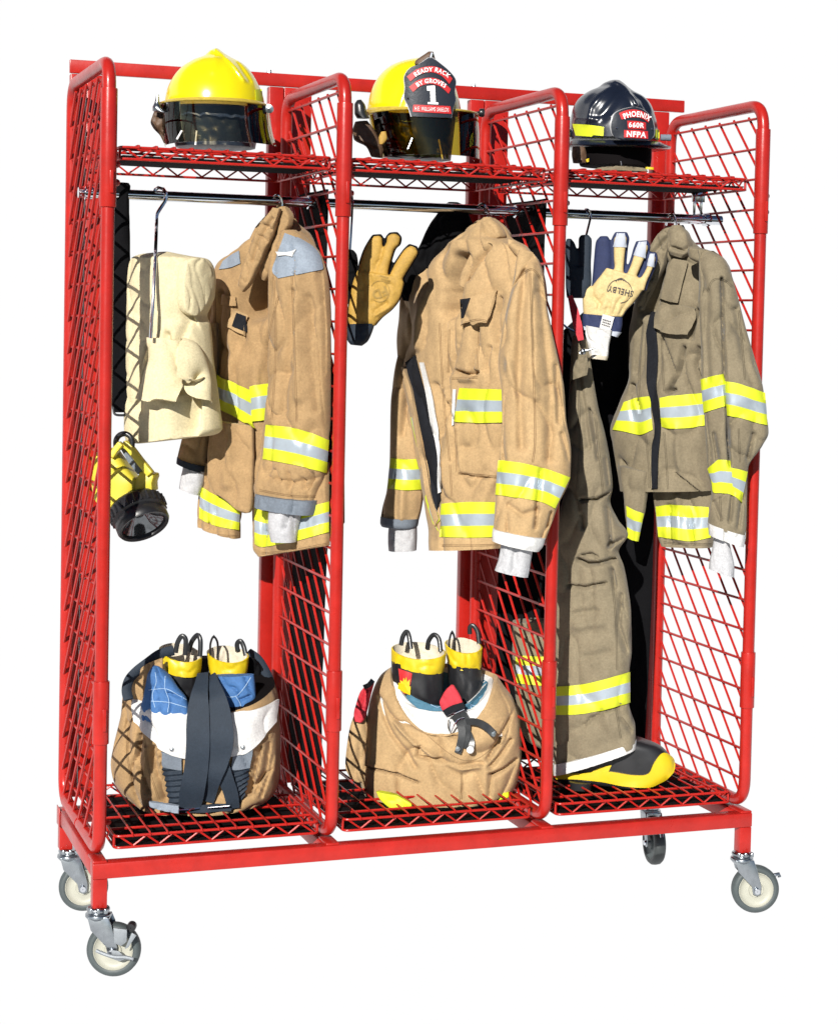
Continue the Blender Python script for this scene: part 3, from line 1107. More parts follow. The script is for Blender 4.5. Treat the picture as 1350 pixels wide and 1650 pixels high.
edge2 = sheet('shield_edge', 'shield_edge', h2, [(a - 1.4, b + 0.4 - (1.6 if i == 0 else 0)) for i, (a, b) in enumerate(SA)], [(a + 1.4, b + 0.4 - (1.6 if i == 0 else 0)) for i, (a, b) in enumerate(SB)], SUP2, nu=30, nv=16, off=0.001, th=0.004, smoothn=8)
sh2 = sheet('shield', 'shield_black', h2, SA, SB, edge2, nu=30, nv=16, off=0.0028, th=0.0025, smoothn=6)
rd = dict(nv=6, th=0.001, off=0.0022)
b1 = sheet('shield_banner', 'badge_red', h2, [(655.5, 123), (672, 111), (695, 106), (715, 112.5), (728.5, 126.5)], [(661.5, 130.5), (675, 120), (694.5, 115.8), (711, 121.5), (723.5, 134.5)], sh2, nu=24, **rd)
b2 = sheet('shield_banner', 'badge_red', h2, [(659, 139.5), (674, 128.5), (693, 124.7), (711, 129.5), (726, 143)], [(665.5, 147.7), (677, 138.5), (693, 134.4), (709, 139), (722.5, 150.5)], sh2, nu=24, **rd)
b3 = sheet('shield_banner', 'badge_red', h2, [(666, 168), (725, 170.5)], [(664.8, 179.5), (727, 183)], sh2, nu=12, **rd)
mb = MB()
lettering(mb, 'READY RACK', b1, arc_fn(694.5, 111.2, 43, 7.4, 0.93, 0.045), bold=0.02)
lettering(mb, 'BY GROVES', b2, arc_fn(693.5, 129.6, 38, 7.2, 0.93, 0.04), bold=0.02)
lettering(mb, 'H.E. WILLIAMS SHIELDS', b3, lin_fn(695.5, 175.4, 6.4, 0.52, 0.045), bold=0.0)
poly_on(mb, [(687.5, 138.2), (700.5, 137.4), (701.8, 164.6), (706, 164.8), (706, 168), (689, 167.2), (689, 164.2), (693.5, 164.2), (692.8, 145.8), (688, 145.6)], sh2, 0.0025)
mb.build('shield_lettering', 'ink_white', h2, smooth=False)
mb = MB()
for q in ((657.5, 158.2),):
    mb.lathe(hit(bv(sh2), *q)[0], -FWD, [(0.0022, 0.0), (0.0022, 0.002), (0.0001, 0.0022)], n=10)
mb.build('rivet', 'liner', h2)
body('ear_flap', 'leather_brown', h2, Loft([(572, 196, 592, 194), (568, 210, 604, 210), (570, 224, 612, 226), (590, 236, 618, 238), (598, 252, 616, 254)], Plane(590, 215, 0.24), 0.02, 0.03, nu=14, nv=16, amp=0.005, ns=60))
body('visor_hinge', 'black_plastic', h2, Loft([(575, 161, 582, 160), (571, 168, 588, 168), (571, 182, 592, 184), (575, 190, 596, 190)], Plane(580, 175, 0.22), 0.015, 0.015, nu=12, nv=12))
mb = MB()
k = at(772, 181, 0.20)
mb.bar(at(752, 184, 0.18), k, 0.004)
mb.lathe(k, HR, [(0.001, 0), (0.009, 0), (0.0105, 0.003), (0.0105, 0.010), (0.009, 0.013), (0.001, 0.014)], n=16)
mb.build('knob', 'black_plastic', h2)
MB().bar(at(664, 222, 0.12), at(657, 240, 0.12), 0.003).build('liner_clip', 'zinc', h2)
MB().bar(at(707, 224, 0.12), at(713, 256, 0.12), 0.002).build('liner_clip', 'ink_white', h2)
body('chin_strap', 'leather_yellow', h2, Loft([(614, 212, 622, 211), (610, 222, 624, 222), (611, 232, 618, 232)], Plane(616, 220, 0.13), 0.006, 0.006, nu=8, nv=8))

# --- black helmet
h3 = helmet_root('glossy black fire helmet with a wide brim on the third bay top shelf', 990, 220, 0.25)
pl = Plane(990, 200, 0.255, -10)
dome3 = Loft([(981, 129.5, 998, 129), (973, 133, 1004, 133.5), (965, 139, 1010, 139.5), (949, 146, 1020, 147), (934, 157, 1036, 157), (926, 169, 1046, 169), (921.5, 185, 1053, 188), (919.5, 205, 1057, 208), (919, 224, 1058, 227)],
             pl, 0.125, 0.14, nu=48, nv=48, pw=1.0,
             folds=[([(989, 131), (1006, 140), (1018, 156), (1024, 168)], 5, -0.008), ([(1018, 148), (1034, 160), (1043, 176)], 5, 0.007), ([(985, 136), (966, 152), (950, 172), (944, 196)], 7, -0.007), ([(1000, 148), (985, 168), (970, 188)], 10, 0.007), ([(925, 190), (960, 192), (985, 186)], 5, -0.003)])
body('shell', 'helmet_black', h3, dome3)
brim = Loft([(917, 227, 1060, 229), (914, 231, 1070, 234), (912, 235, 1078, 238), (917, 238, 1076, 241)], pl, 0.138, 0.16, nu=48, nv=8, pw=1.0, sagf=0.006, vs=20)
body('brim', 'helmet_black', h3, brim)
body('inner_liner', 'liner', h3, Loft([(926, 233, 1048, 237), (930, 250, 1048, 252), (936, 266, 1046, 270)], pl, 0.09, 0.11, nu=32, nv=12, pw=1.0))
body('neck_cloth', 'olive', h3, Loft([(985, 267.5, 1012, 268), (962, 270, 1040, 271), (956, 274, 1044, 276)], Plane(1000, 270, 0.14), 0.02, 0.03, nu=18, nv=8, amp=0.005, ns=50))
body('ear_flap', 'leather_brown', h3, Loft([(922, 236, 942, 236), (921, 248, 945, 248), (923, 262, 944, 262)], Plane(932, 250, 0.17), 0.015, 0.02, nu=12, nv=10, amp=0.004, ns=60))
body('chin_strap', 'yellow_plastic', h3, [Loft([(943, 257, 949, 254), (945, 261, 949, 260)], Plane(946, 258, 0.13), 0.003, 0.003, nu=6, nv=4), Loft([(1040, 268.5, 1053, 269), (1040, 272, 1053, 273)], Plane(1046, 270, 0.09), 0.003, 0.003, nu=6, nv=4)])
MB().bar(at(1000, 259, 0.13), at(1001, 266, 0.13), 0.0018).build('liner_clip', 'zinc', h3)
sheet('reflective_sticker', 'lime', h3, [(922.5, 199), (948, 200.5), (973, 204)], [(927.5, 218), (950, 219.5), (972, 221.5)], dome3, nu=14, nv=6, off=0.0015, th=0.001)
sheet('reflective_sticker', 'lime', h3, [(1056, 208), (1061, 208)], [(1056, 224), (1061, 225)], [dome3, brim], nu=4, nv=6, off=0.002, th=0.001)
mb = MB()
k = at(1064, 221, 0.17)
mb.lathe(k, HR, [(0.001, 0), (0.008, 0), (0.0085, 0.012), (0.0075, 0.016), (0.0085, 0.018), (0.0085, 0.026), (0.001, 0.028)], n=14)
mb.build('knob', 'cuffgrey', h3)
MB().lathe(at(922, 214, 0.19), -HR, [(0.001, 0), (0.010, 0), (0.010, 0.010), (0.001, 0.012)], n=14).build('knob', 'cuffgrey', h3)
SA = [(1018, 171.5), (1003, 175), (990, 182), (985.5, 192), (984, 204), (987.5, 217), (1000, 224), (1012, 224.6)]
SB = [(1023, 171.5), (1034, 175), (1042, 181), (1050, 191), (1053, 203), (1053.5, 214), (1049, 223), (1040, 226)]
SUP3 = Loft([(980, 162, 1058, 164), (978, 200, 1060, 202), (980, 232, 1058, 234)], Plane(1020, 198, 0.118, -20), 0.024, 0.01, nu=30, nv=10, pw=1.0)
e3 = sheet('shield_edge', 'shield_edge', h3, [(a - 1.2, b) for a, b in SA], [(a + 1.2, b) for a, b in SB], SUP3, nu=26, nv=14, off=0.001, th=0.006, smoothn=6)
sh3 = sheet('shield', 'shield_black', h3, [(a + .4, b + .6) for a, b in SA], [(a - .4, b + .2) for a, b in SB], e3, nu=26, nv=14, off=0.002, th=0.002, smoothn=6)
b1 = sheet('shield_banner', 'badge_red', h3, [(997, 181.5), (1009, 177), (1023, 176), (1037, 180), (1048, 188.5)], [(1001, 192.5), (1011, 189.5), (1023, 188.5), (1034, 190.5), (1044, 197)], sh3, nu=20, **rd)
b2 = sheet('shield_banner', 'badge_red', h3, [(1010, 194), (1025, 194.5), (1040, 197)], [(1011, 206.5), (1025, 207), (1040, 208.5)], sh3, nu=12, **rd)
b3 = sheet('shield_banner', 'badge_red', h3, [(1005, 209), (1025, 209), (1043, 211)], [(1005, 221), (1025, 222), (1043.5, 223.5)], sh3, nu=12, **rd)
mb = MB()
lettering(mb, 'PHOENIX', b1, arc_fn(1023, 183, 40, 9.2, 0.80, 0.09), bold=0.025)
lettering(mb, '660R', b2, lin_fn(1025, 201, 8.6, 0.95, 0.06), bold=0.025)
lettering(mb, 'NFPA', b3, lin_fn(1025, 216, 9.4, 0.95, 0.06), bold=0.03)
mb.build('shield_lettering', 'ink_white', h3, smooth=False)
mb = MB()
for q in ((993.5, 206), (1050.5, 207.5)):
    mb.lathe(hit(bv(sh3), *q)[0], -FWD, [(0.0026, 0.0), (0.0022, 0.002), (0.0001, 0.003)], n=10)
mb.build('rivet', 'chrome', h3)

# ------------------------------------------------------------------ things hanging from the rod
def hook(name, label, pts, r, group='hooks over the chrome rod', m='chrome'):
    """pts: (px, py, Y)"""
    P = cr(np.array([at(*p) for p in pts]), 40)
    o = MB().tube(P, r, 8).build(name, m, None)
    return tag(o, label, 'hook', group)


def rod_px(px):
    return np.interp(px, [130, 1165], [307, 355])


# black webbing strap in the first bay
t = thing('hanging_strap', 'long black padded strap over the rod beside the cream hood', 'strap', at(196, 660, 0.25))
body('pad', 'black_cloth', t, Loft([(180, 293.5, 206, 294), (176, 299, 209.5, 299), (176, 320, 207, 320), (178, 450, 210, 450), (181, 600, 213, 600), (182, 655, 213.5, 655), (184, 664, 211, 664)], Plane(195, 480, 0.272, 20), 0.018, 0.018, nu=14, nv=60, amp=0.003, ns=20))
MB().tube(cr(P3([(183, 655), (185, 667), (198, 669), (210, 667), (213, 657)], Plane(198, 660, 0.25, 20)), 20), 0.003, 8).build('end_ring', 'black_plastic', t)

# added black sheets standing in for shade behind the panels and third bay
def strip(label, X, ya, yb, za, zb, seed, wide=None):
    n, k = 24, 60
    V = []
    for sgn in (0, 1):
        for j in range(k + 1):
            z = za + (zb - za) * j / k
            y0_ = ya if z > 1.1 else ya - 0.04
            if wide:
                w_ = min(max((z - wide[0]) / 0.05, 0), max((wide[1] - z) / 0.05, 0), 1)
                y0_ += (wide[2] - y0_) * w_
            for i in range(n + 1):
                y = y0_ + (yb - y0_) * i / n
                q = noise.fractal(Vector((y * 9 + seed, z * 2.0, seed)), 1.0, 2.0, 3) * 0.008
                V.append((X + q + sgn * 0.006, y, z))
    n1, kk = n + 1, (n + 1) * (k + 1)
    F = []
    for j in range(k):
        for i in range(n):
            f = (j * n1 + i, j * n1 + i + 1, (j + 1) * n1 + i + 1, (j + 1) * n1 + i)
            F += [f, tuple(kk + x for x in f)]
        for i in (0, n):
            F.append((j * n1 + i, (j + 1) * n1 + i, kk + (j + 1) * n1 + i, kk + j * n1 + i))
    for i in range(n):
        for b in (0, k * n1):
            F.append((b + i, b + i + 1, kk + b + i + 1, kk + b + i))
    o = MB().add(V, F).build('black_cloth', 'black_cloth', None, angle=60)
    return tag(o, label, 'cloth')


strip('full height black cloth behind the mesh between first and middle bays', 0.556, 0.205, 0.455, 0.150, 1.62, 1.0, wide=(0.78, 1.22, 0.034))  # wide part shaped to shade the middle coat's left sleeve
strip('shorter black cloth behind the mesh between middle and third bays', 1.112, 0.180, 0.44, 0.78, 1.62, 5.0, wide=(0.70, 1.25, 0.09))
o = body('black_cloth', 'black_cloth', None, Loft([(965, 480, 1034, 490), (900, 540, 1046, 545), (778, 700, 1056, 690), (776, 900, 1052, 900), (774, 1100, 1044, 1100), (776, 1222, 1038, 1214)], Plane(930, 900, 0.478, 2), 0.012, 0.012, nu=30, nv=60, amp=0.010, ns=9))  # added sheet, its black stands in for shade behind the trousers
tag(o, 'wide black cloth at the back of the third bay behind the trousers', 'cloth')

# --- cream hood on a long chrome hook
hook('hanging_hook', 'long straight chrome hook holding up the cream hood', [(246, 316, 0.285), (252, 303, 0.262), (262, 303, 0.255), (268, 312, 0.255), (267, 322, 0.255), (258, 336, 0.25), (253, 345, 0.245), (252.5, 360, 0.24), (251, 400, 0.17), (247, 480, 0.13), (243, 545, 0.125)], 0.0042)
hood = thing('fire_hood', 'cream knitted fire hood hanging on a long hook in the first bay', 'hood', at(275, 714, 0.22))
pl = Plane(272, 550, 0.235, 22)
HB = Loft([(256, 406, 270, 405), (238, 409, 300, 411.5), (224, 416, 325, 416), (216, 430, 337, 430), (214, 450, 340, 450), (214, 478, 338.5, 474), (214, 498, 331, 494), (214, 510, 325.5, 508), (213, 524, 331, 523), (212, 548, 334, 548), (211, 580, 336.5, 580), (210, 620, 342, 620), (209, 664, 348, 662), (211, 700, 351, 690), (216, 712, 342, 700), (232, 714, 300, 706)],
          pl, 0.085, 0.08, nu=44, nv=90, pw=0.75, amp=0.004, ns=14,
          folds=[([(297, 425), (291, 460), (296, 505), (312, 520)], 5, 0.006), ([(304, 510), (290, 545), (280, 575)], 7, 0.012), ([(312, 520), (326, 545), (334, 590)], 8, 0.008), ([(268, 540), (278, 590), (280, 630)], 7, 0.012), ([(300, 610), (304, 650), (300, 690)], 24, 0.045), ([(310, 635), (322, 660), (322, 700)], 9, -0.010), ([(240, 560), (230, 610), (222, 660)], 9, 0.012)])
body('hood_cloth', 'cream', hood, HB)
sheet('front_drape', 'cream', hood, [(243, 545), (231, 580), (224, 625), (226, 640)], [(300, 548), (290, 588), (283, 630), (279, 652)], HB, nu=24, nv=14, off=0.020, th=0.012, lift=lambda u, v: 0.045 * u * u * (0.4 + 0.6 * v))
sheet('front_drape', 'cream', hood, [(300, 545), (318, 556), (333, 590), (339, 650)], [(290, 604), (312, 609), (326, 622), (330, 645)], HB, nu=20, nv=10, off=0.012, th=0.008, lift=lambda u, v: 0.075 * v * (1 - 0.5 * u))
body('face_opening', 'cream', hood, Loft([(308, 415, 328, 417), (300, 421, 337, 428), (296, 436, 340.5, 444), (294, 460, 340, 464), (294, 480, 336, 480), (296, 494, 330, 492), (300, 503, 322, 502), (306, 508, 316, 507)], Plane(298, 460, 0.125, -52), 0.010, 0.05, nu=26, nv=40, pw=0.5, amp=0.003, ns=20))

# --- yellow box lantern, lens down
lan = thing('lantern', 'yellow box lantern with a black lens ring hanging by its handle', 'lantern', at(215, 790, 0.23))
ax = 0.50 * -HF + 0.42 * HR + np.array([0, 0, -0.74])
ax /= np.linalg.norm(ax)
lc = at(232, 848, 0.16)                      # centre of the lens face
sd_ = np.cross(ax, HF)
sd_ /= np.linalg.norm(sd_)
if sd_ @ HR < 0:
    sd_ = -sd_
up_ = np.cross(sd_, ax)
if up_ @ HF > 0:
    up_ = -up_                               # towards the viewer
R0 = 0.0625
mb = MB().lathe(lc, -ax, [(R0 * 0.78, 0.016), (R0 * 0.84, 0.0), (R0 * 0.95, -0.002), (R0, 0.004), (R0, 0.020), (R0 * 0.95, 0.024), (R0 * 0.95, 0.028), (R0 * 1.04, 0.032), (R0 * 1.05, 0.056), (R0 * 0.98, 0.064), (R0 * 0.7, 0.072), (0.001, 0.074)], n=48)
for k in range(24):
    a = 2 * math.pi * k / 24
    rv = math.cos(a) * sd_ + math.sin(a) * up_
    mb.tube([lc - ax * 0.033 + rv * R0 * 1.045, lc - ax * 0.055 + rv * R0 * 1.05], 0.0035, 6)
mb.build('lens_ring', 'black_rubber', lan)
MB().lathe(lc, -ax, [(R0 * 0.80, 0.008), (R0 * 0.55, 0.022), (R0 * 0.25, 0.040), (R0 * 0.2, 0.041), (R0 * 0.16, 0.030), (0.001, 0.028)], n=36).build('lens', 'lens', lan)
pl = Plane(205, 770, 0.205, 8)
LB = Loft([(158, 722, 188, 722), (153, 735, 198, 738), (151, 750, 207, 752), (151, 770, 216, 764), (152, 790, 224, 776), (157, 806, 222, 790), (170, 818, 218, 800), (184, 824, 214, 810)], pl, 0.035, 0.045, nu=24, nv=30, pw=0.4, folds=[([(184, 757), (206, 752)], 2.0, -0.006)])
body('battery_case', 'lantern_yellow', lan, LB, )
mb = MB()
strap(mb, [(199, 714, 0.02), (210, 722, 0.02), (228, 745, 0.02), (243, 764, 0.02)], pl, 0.016, 0.022, n=20)
strap(mb, [(181, 735, 0.03), (188, 724, 0.03), (196, 714, 0.03)], pl, 0.014, 0.022, n=12)
mb.build('handle', 'lantern_yellow', lan, bevel=0.002)
mb = MB()
mb.prism([pl(*q, 0.02) for q in ((226, 760), (246, 764), (247, 769), (244, 778), (245, 792), (232, 792), (214, 794), (197, 808), (189, 811), (192, 806), (212, 784))], -pl.n * 0.05)
mb.build('head_bracket', 'lantern_yellow', lan, bevel=0.0025)
mb = MB()
mb.prism([pl(*q, 0.012) for q in ((190, 716), (206, 732), (228, 757), (222, 765), (206, 745))], -pl.n * 0.03)
mb.build('grip_plate', 'cuffgrey', lan, bevel=0.002)
mb = MB().tube(cr(P3([(188, 726, 0.02), (187, 710, 0.02), (193, 701, 0.02), (203, 699, 0.02), (211, 705, 0.02), (213, 716, 0.02), (211, 724, 0.02)], pl), 30), 0.0065, 10)
mb.build('hanging_ring', 'black_plastic', lan)

# ------------------------------------------------------------------ the three coats
# === coat in the first bay
hook('coat_hanger', 'chrome hanger hook above the tan coat with grey shoulder patches', [(440, 330, 0.29), (441, 318, 0.262), (447, 314, 0.252), (453, 319, 0.25), (455, 329, 0.25), (453, 345, 0.25)], 0.0028)
c1 = thing('firefighter_coat', 'tan fire coat with grey shoulder patches and a rolled grey cuff in the first bay', 'coat', at(440, 880, 0.25), 'fire coats on the hanging rod')
pl = Plane(440, 600, 0.262, 34)
B1 = Loft([(447, 338, 464, 338), (436, 360, 476, 360), (424, 376, 488, 376), (398, 398, 500, 396), (362, 424, 506, 418), (347, 452, 508, 446), (341, 486, 508, 480), (337, 530, 506, 524), (336, 600, 506, 596), (337, 690, 506, 684), (334, 755, 506, 750), (336, 800, 504, 796)],
          pl, 0.075, 0.06, nu=60, nv=110, pw=0.7, amp=0.010, ns=9, seed=3,
          folds=[([(443, 372), (430, 405), (414, 440), (404, 480), (402, 500)], 17, 0.095), ([(449, 470), (438, 515), (428, 560), (421, 600), (420, 620)], 6, 0.03), ([(425, 600), (428, 700), (420, 780)], 5, 0.02), ([(436, 500), (445, 600), (440, 680)], 4, 0.012), ([(356, 470), (350, 520), (346, 600)], 6, 0.012), ([(376, 490), (372, 560), (368, 640)], 7, -0.010), ([(352, 700), (356, 760)], 7, 0.012), ([(385, 690), (390, 780)], 8, -0.012)])
LT = Loft([(333, 745, 392, 752), (326, 780, 390, 790), (322, 815, 387, 820), (321, 838, 384, 846), (322, 849, 383, 868)], Plane(355, 800, 0.315, 30), 0.03, 0.03, nu=24, nv=30, pw=0.6, amp=0.008, ns=14, folds=[([(333, 770), (332, 850)], 3, 0.01)])
RTL = Loft([(420, 750, 529, 745), (415, 790, 529, 780), (411, 822, 529, 810), (410.5, 860, 529.5, 845), (412, 884, 529.5, 866), (421, 897, 529.5, 879)], Plane(470, 820, 0.165, 38), 0.035, 0.02, nu=34, nv=36, pw=0.6, amp=0.008, ns=12, folds=[([(424, 800), (422, 892)], 3, 0.012), ([(475, 820), (474, 890)], 4, 0.012), ([(500, 800), (506, 885)], 6, -0.008)])
FL = Loft([(341, 676, 408, 686), (339, 700, 409, 704), (336, 732, 409, 734), (336, 765, 408.5, 770), (345, 790, 408, 800), (366, 806, 406, 818), (382, 820, 402, 826), (390, 826, 396, 827)], Plane(372, 740, 0.245, 22), 0.016, 0.012, nu=26, nv=44, pw=0.5, amp=0.006, ns=12, folds=[([(372, 660), (366, 780)], 10, -0.008)])
body('coat_body', 'tan', c1, [B1, LT, RTL])
f1 = body('front_flap', 'tan', c1, FL)
S1 = Loft([(458, 371, 476, 370), (452, 382, 492, 384), (447, 400, 508, 400), (443, 420, 518, 418), (440, 450, 525, 446), (438, 490, 529, 486), (437, 545, 530.5, 540), (437, 610, 530.5, 606), (433, 660, 530, 660), (429, 690, 528, 706), (425, 735, 525, 745), (420, 765, 519, 775), (415.5, 784, 512, 792), (419, 800, 507, 810)],
          Plane(480, 600, 0.118, 30), 0.050, 0.035, nu=44, nv=120, pw=0.75, amp=0.009, ns=10, seed=9,
          folds=[([(470, 470), (462, 560), (456, 660)], 9, 0.012), ([(496, 480), (500, 570), (508, 660)], 8, 0.009), ([(483, 440), (478, 520), (484, 640)], 10, -0.010), ([(515, 440), (522, 520), (524, 600)], 5, 0.010), ([(430, 770), (470, 778), (514, 770)], 4, 0.008), ([(440, 758), (446, 776)], 4, 0.012), ([(462, 764), (466, 784)], 4, 0.010), ([(484, 772), (488, 786)], 4, 0.010), ([(502, 764), (496, 782)], 4, 0.012), ([(436, 690), (432, 760)], 5, 0.008)])
s1 = body('sleeve', 'tan', c1, S1)
s2 = body('sleeve', 'tan', c1, Loft([(325, 520, 350, 520), (318, 570, 350, 570), (310, 620, 350, 620), (302, 665, 346, 665), (296, 700, 340, 705), (290, 725, 334, 735), (287, 738, 331, 752)], Plane(315, 690, 0.35, 10), 0.045, 0.04, nu=24, nv=50, amp=0.008, ns=12, folds=[([(318, 600), (306, 700)], 5, 0.01)]))
CF = Loft([(419, 794, 507.5, 807), (418, 805, 506.5, 819), (417, 815, 504.5, 830)], Plane(465, 812, 0.118, 30), 0.054, 0.038, nu=30, nv=10, pw=0.7, amp=0.003, ns=30, folds=[([(468, 800), (467, 825)], 2.5, 0.006)])
body('cuff', 'cuffgrey', s1, CF)
body('wristlet', 'knit', s1, Loft([(438, 818, 484, 822), (437, 840, 480, 842), (439, 860, 476, 862), (441, 872, 474, 874)], Plane(460, 845, 0.110, 30), 0.035, 0.025, nu=24, nv=20, pw=0.8, folds=[([(462, 830), (455, 852)], 4, 0.012), ([(470, 826), (474, 866)], 3, 0.01)]))
body('cuff', 'navy_strap', s2, Loft([(287, 736, 331, 751), (286, 745, 330, 762)], Plane(310, 745, 0.35, 10), 0.046, 0.04, nu=20, nv=6))
body('wristlet', 'knit', s2, Loft([(296, 752, 330, 760), (292, 772, 328, 780), (290, 786, 321, 798)], Plane(310, 775, 0.345, 10), 0.036, 0.03, nu=20, nv=16, amp=0.003, ns=30))
L1 = Loft([(449, 331, 462, 332), (448, 342, 470, 350), (444, 354, 468, 362), (440, 366, 460, 376), (434, 384, 454, 390), (428, 405, 447, 412), (423.5, 425, 439, 433), (421, 440, 433, 446), (422.5, 449, 428, 452)], Plane(445, 390, 0.185, 34), 0.018, 0.018, nu=18, nv=44, pw=0.42, amp=0.0022, ns=30, folds=[([(446, 360), (432, 400)], 4, 0.006)])
L2 = Loft([(441, 334, 452, 336), (434, 344, 448, 348), (424, 358, 443, 366), (415, 372, 438, 382), (410, 384, 431, 398), (405, 398, 424, 414), (398, 418, 414, 436), (391, 440, 403, 458), (386, 458, 393, 470)], Plane(415, 400, 0.180, 26), 0.016, 0.016, nu=18, nv=44, pw=0.42, amp=0.0033, ns=26, folds=[([(436, 352), (416, 386), (404, 420)], 4, 0.008), ([(424, 362), (440, 372)], 3, 0.006), ([(414, 378), (434, 390)], 3, 0.006)])
L3 = Loft([(438, 338, 446, 340), (425, 352, 438, 356), (414, 366, 426, 372), (404, 384, 416, 390), (396, 402, 408, 408), (388, 416, 398, 424)], Plane(415, 380, 0.255, 26), 0.016, 0.02, nu=14, nv=36, pw=0.45, amp=0.0044, ns=40)
body('collar', 'tan', c1, [L1, L2, L3])
ON = [B1, S1]
sheet('shoulder_patch', 'greypatch', c1, [(459, 376), (452, 396), (445, 414), (439, 436), (449, 448)], [(484, 385), (503, 397), (514, 410), (520, 431), (519, 434)], [S1], nu=20, nv=20, off=0.003, th=0.003)
sheet('shoulder_patch', 'greypatch', c1, [(386, 404), (374, 411), (360, 421)], [(388, 424), (372, 431), (354, 434)], [B1], nu=14, nv=8, off=0.004, th=0.003)
sheet('shoulder_tag', 'white_cloth', c1, [(447, 405), (464, 406), (478, 402)], [(450, 412), (462, 411), (470, 414)], [S1, L1], nu=10, nv=4, off=0.007, th=0.002)
tb = sheet('radio_tab', 'tan_pale', c1, [(376, 499), (388, 504), (398, 510)], [(367, 526), (382, 534), (398, 541)], [B1], nu=14, nv=10, off=0.010, th=0.006)
sheet('velcro_square', 'black_velcro', c1, [(381, 504), (396, 510)], [(374, 525), (397, 535)], tb, nu=8, nv=8, off=0.003, th=0.003)
sheet('pocket_flap', 'tan', c1, [(352, 470), (366, 476), (380, 478)], [(353, 490), (367, 492), (379, 492)], [B1], nu=14, nv=8, off=0.010, th=0.006)
band(c1, [(340, 599), (360, 609), (381, 618), (407, 629)], [(342, 650), (360, 661), (381, 672), (408, 690)], [B1, FL], off=0.008)
band(c1, [(405, 623), (420, 619), (438, 617)], [(407, 679), (420, 677), (434, 675)], [B1, FL], nu=14, off=0.008)
band(s1, [(429.6, 684), (455, 687), (480, 691), (505, 699), (529, 709)], [(424.5, 740), (450, 744), (474, 749), (500, 755), (525, 762)], [S1], nu=40)
band(c1, [(322, 782), (334, 790), (350, 799), (386, 816)], [(321.5, 834), (332, 841), (352, 848), (384, 854)], [LT], nu=20)
band(c1, [(411, 819), (440, 826), (475, 822), (505, 815), (529, 808)], [(411.5, 876), (423, 881), (450, 877), (476, 872), (529, 857)], [RTL], nu=40)

seam(c1, [[(449, 476), (438, 520), (430, 560), (424, 610)], [(440, 438), (444, 520), (443, 600), (438, 676)], [(346, 470), (346, 530), (343, 590)]], [B1, S1], 'stitch_tan')
seam(c1, [[(470, 440), (474, 540), (478, 680)], [(418, 790), (470, 799), (512, 800)], [(450, 446), (484, 434), (518, 438)]], [S1], 'stitch_tan')
seam(c1, [[(322, 858), (340, 862), (382, 864)]], [LT], 'stitch_tan')
seam(c1, [[(422, 892), (470, 887), (528, 876)]], [RTL], 'stitch_tan')
# === coat in the middle bay
hook('coat_hanger', 'chrome hanger hook above the pale tan coat in the middle bay', [(768, 342, 0.29), (770, 333, 0.262), (777, 328, 0.252), (784, 334, 0.25), (787, 344, 0.25), (784, 356, 0.25)], 0.0030)
c2 = thing('firefighter_coat', 'pale tan fire coat with an open black and white front edge in the middle bay', 'coat', at(740, 880, 0.2), 'fire coats on the hanging rod')
pl = Plane(745, 600, 0.262, 47)
B2 = Loft([(776, 352, 794, 350), (764, 368, 804, 364), (748, 388, 812, 380), (722, 412, 840, 396), (690, 438, 850, 412), (666, 452, 858, 432), (658, 476, 862, 462), (654, 512, 864, 510), (650, 550, 862, 556), (655, 592, 862, 600), (668, 640, 840, 650), (680, 700, 826, 710), (694, 770, 816, 770), (703, 820, 812, 820), (709, 862, 808, 864), (709, 884.5, 806, 883.5)],
          pl, 0.085, 0.06, nu=64, nv=130, pw=0.7, amp=0.010, ns=9, seed=21,
          folds=[([(742, 420), (732, 450), (726, 490), (722, 500)], 13, 0.075), ([(786, 396), (768, 420), (752, 450)], 5, 0.018), ([(716, 470), (712, 540), (714, 600), (720, 650)], 5, 0.014), ([(728, 515), (726, 560), (722, 600)], 5, 0.010), ([(768, 524), (764, 560), (756, 606)], 4, 0.022), ([(730, 598), (750, 604), (768, 600)], 4, 0.016), ([(740, 612), (762, 612)], 4, -0.010), ([(800, 480), (796, 540), (806, 600)], 4, 0.018), ([(788, 560), (780, 596)], 4, 0.012), ([(700, 620), (712, 660), (708, 700)], 5, 0.012), ([(716, 650), (730, 700), (726, 740)], 5, 0.010), ([(740, 764), (760, 769), (800, 772)], 2.5, 0.010), ([(735, 690), (738, 760)], 7, -0.007), ([(690, 470), (676, 520), (672, 560)], 8, -0.010)])
b2_ = body('coat_body', 'tan_pale', c2, B2)
S3 = Loft([(836, 402, 858, 406, 0.8, -0.07), (832, 418, 868, 422, 0.9, -0.065), (828, 446, 876, 448, 1, -0.055), (818, 490, 881, 492, 1, -0.045), (808, 540, 890, 536, 1, -0.03), (803, 585, 900, 581, 1, -0.015), (808, 630, 909, 626), (809, 680, 912, 674), (805, 735, 920, 728), (802, 765, 919, 766), (799, 795, 900, 812), (797, 825, 893, 832), (795, 852, 880, 867)],
          Plane(858, 640, -0.062, 4), 0.05, 0.042, nu=48, nv=130, pw=0.75, amp=0.010, ns=9, seed=33,
          folds=[([(846, 440), (838, 520), (836, 620), (840, 720)], 9, 0.012), ([(868, 450), (876, 540), (886, 640), (884, 740)], 9, 0.010), ([(858, 430), (856, 520), (862, 640)], 10, -0.010), ([(896, 590), (900, 680)], 6, 0.010), ([(806, 690), (812, 740)], 5, 0.012), ([(820, 815), (842, 830), (866, 822)], 6, 0.008), ([(870, 760), (862, 850)], 4, 0.010), ([(888, 826), (882, 850)], 3, 0.012), ([(905, 700), (916, 740)], 5, 0.008)])
s3 = body('sleeve', 'tan_pale', c2, S3)
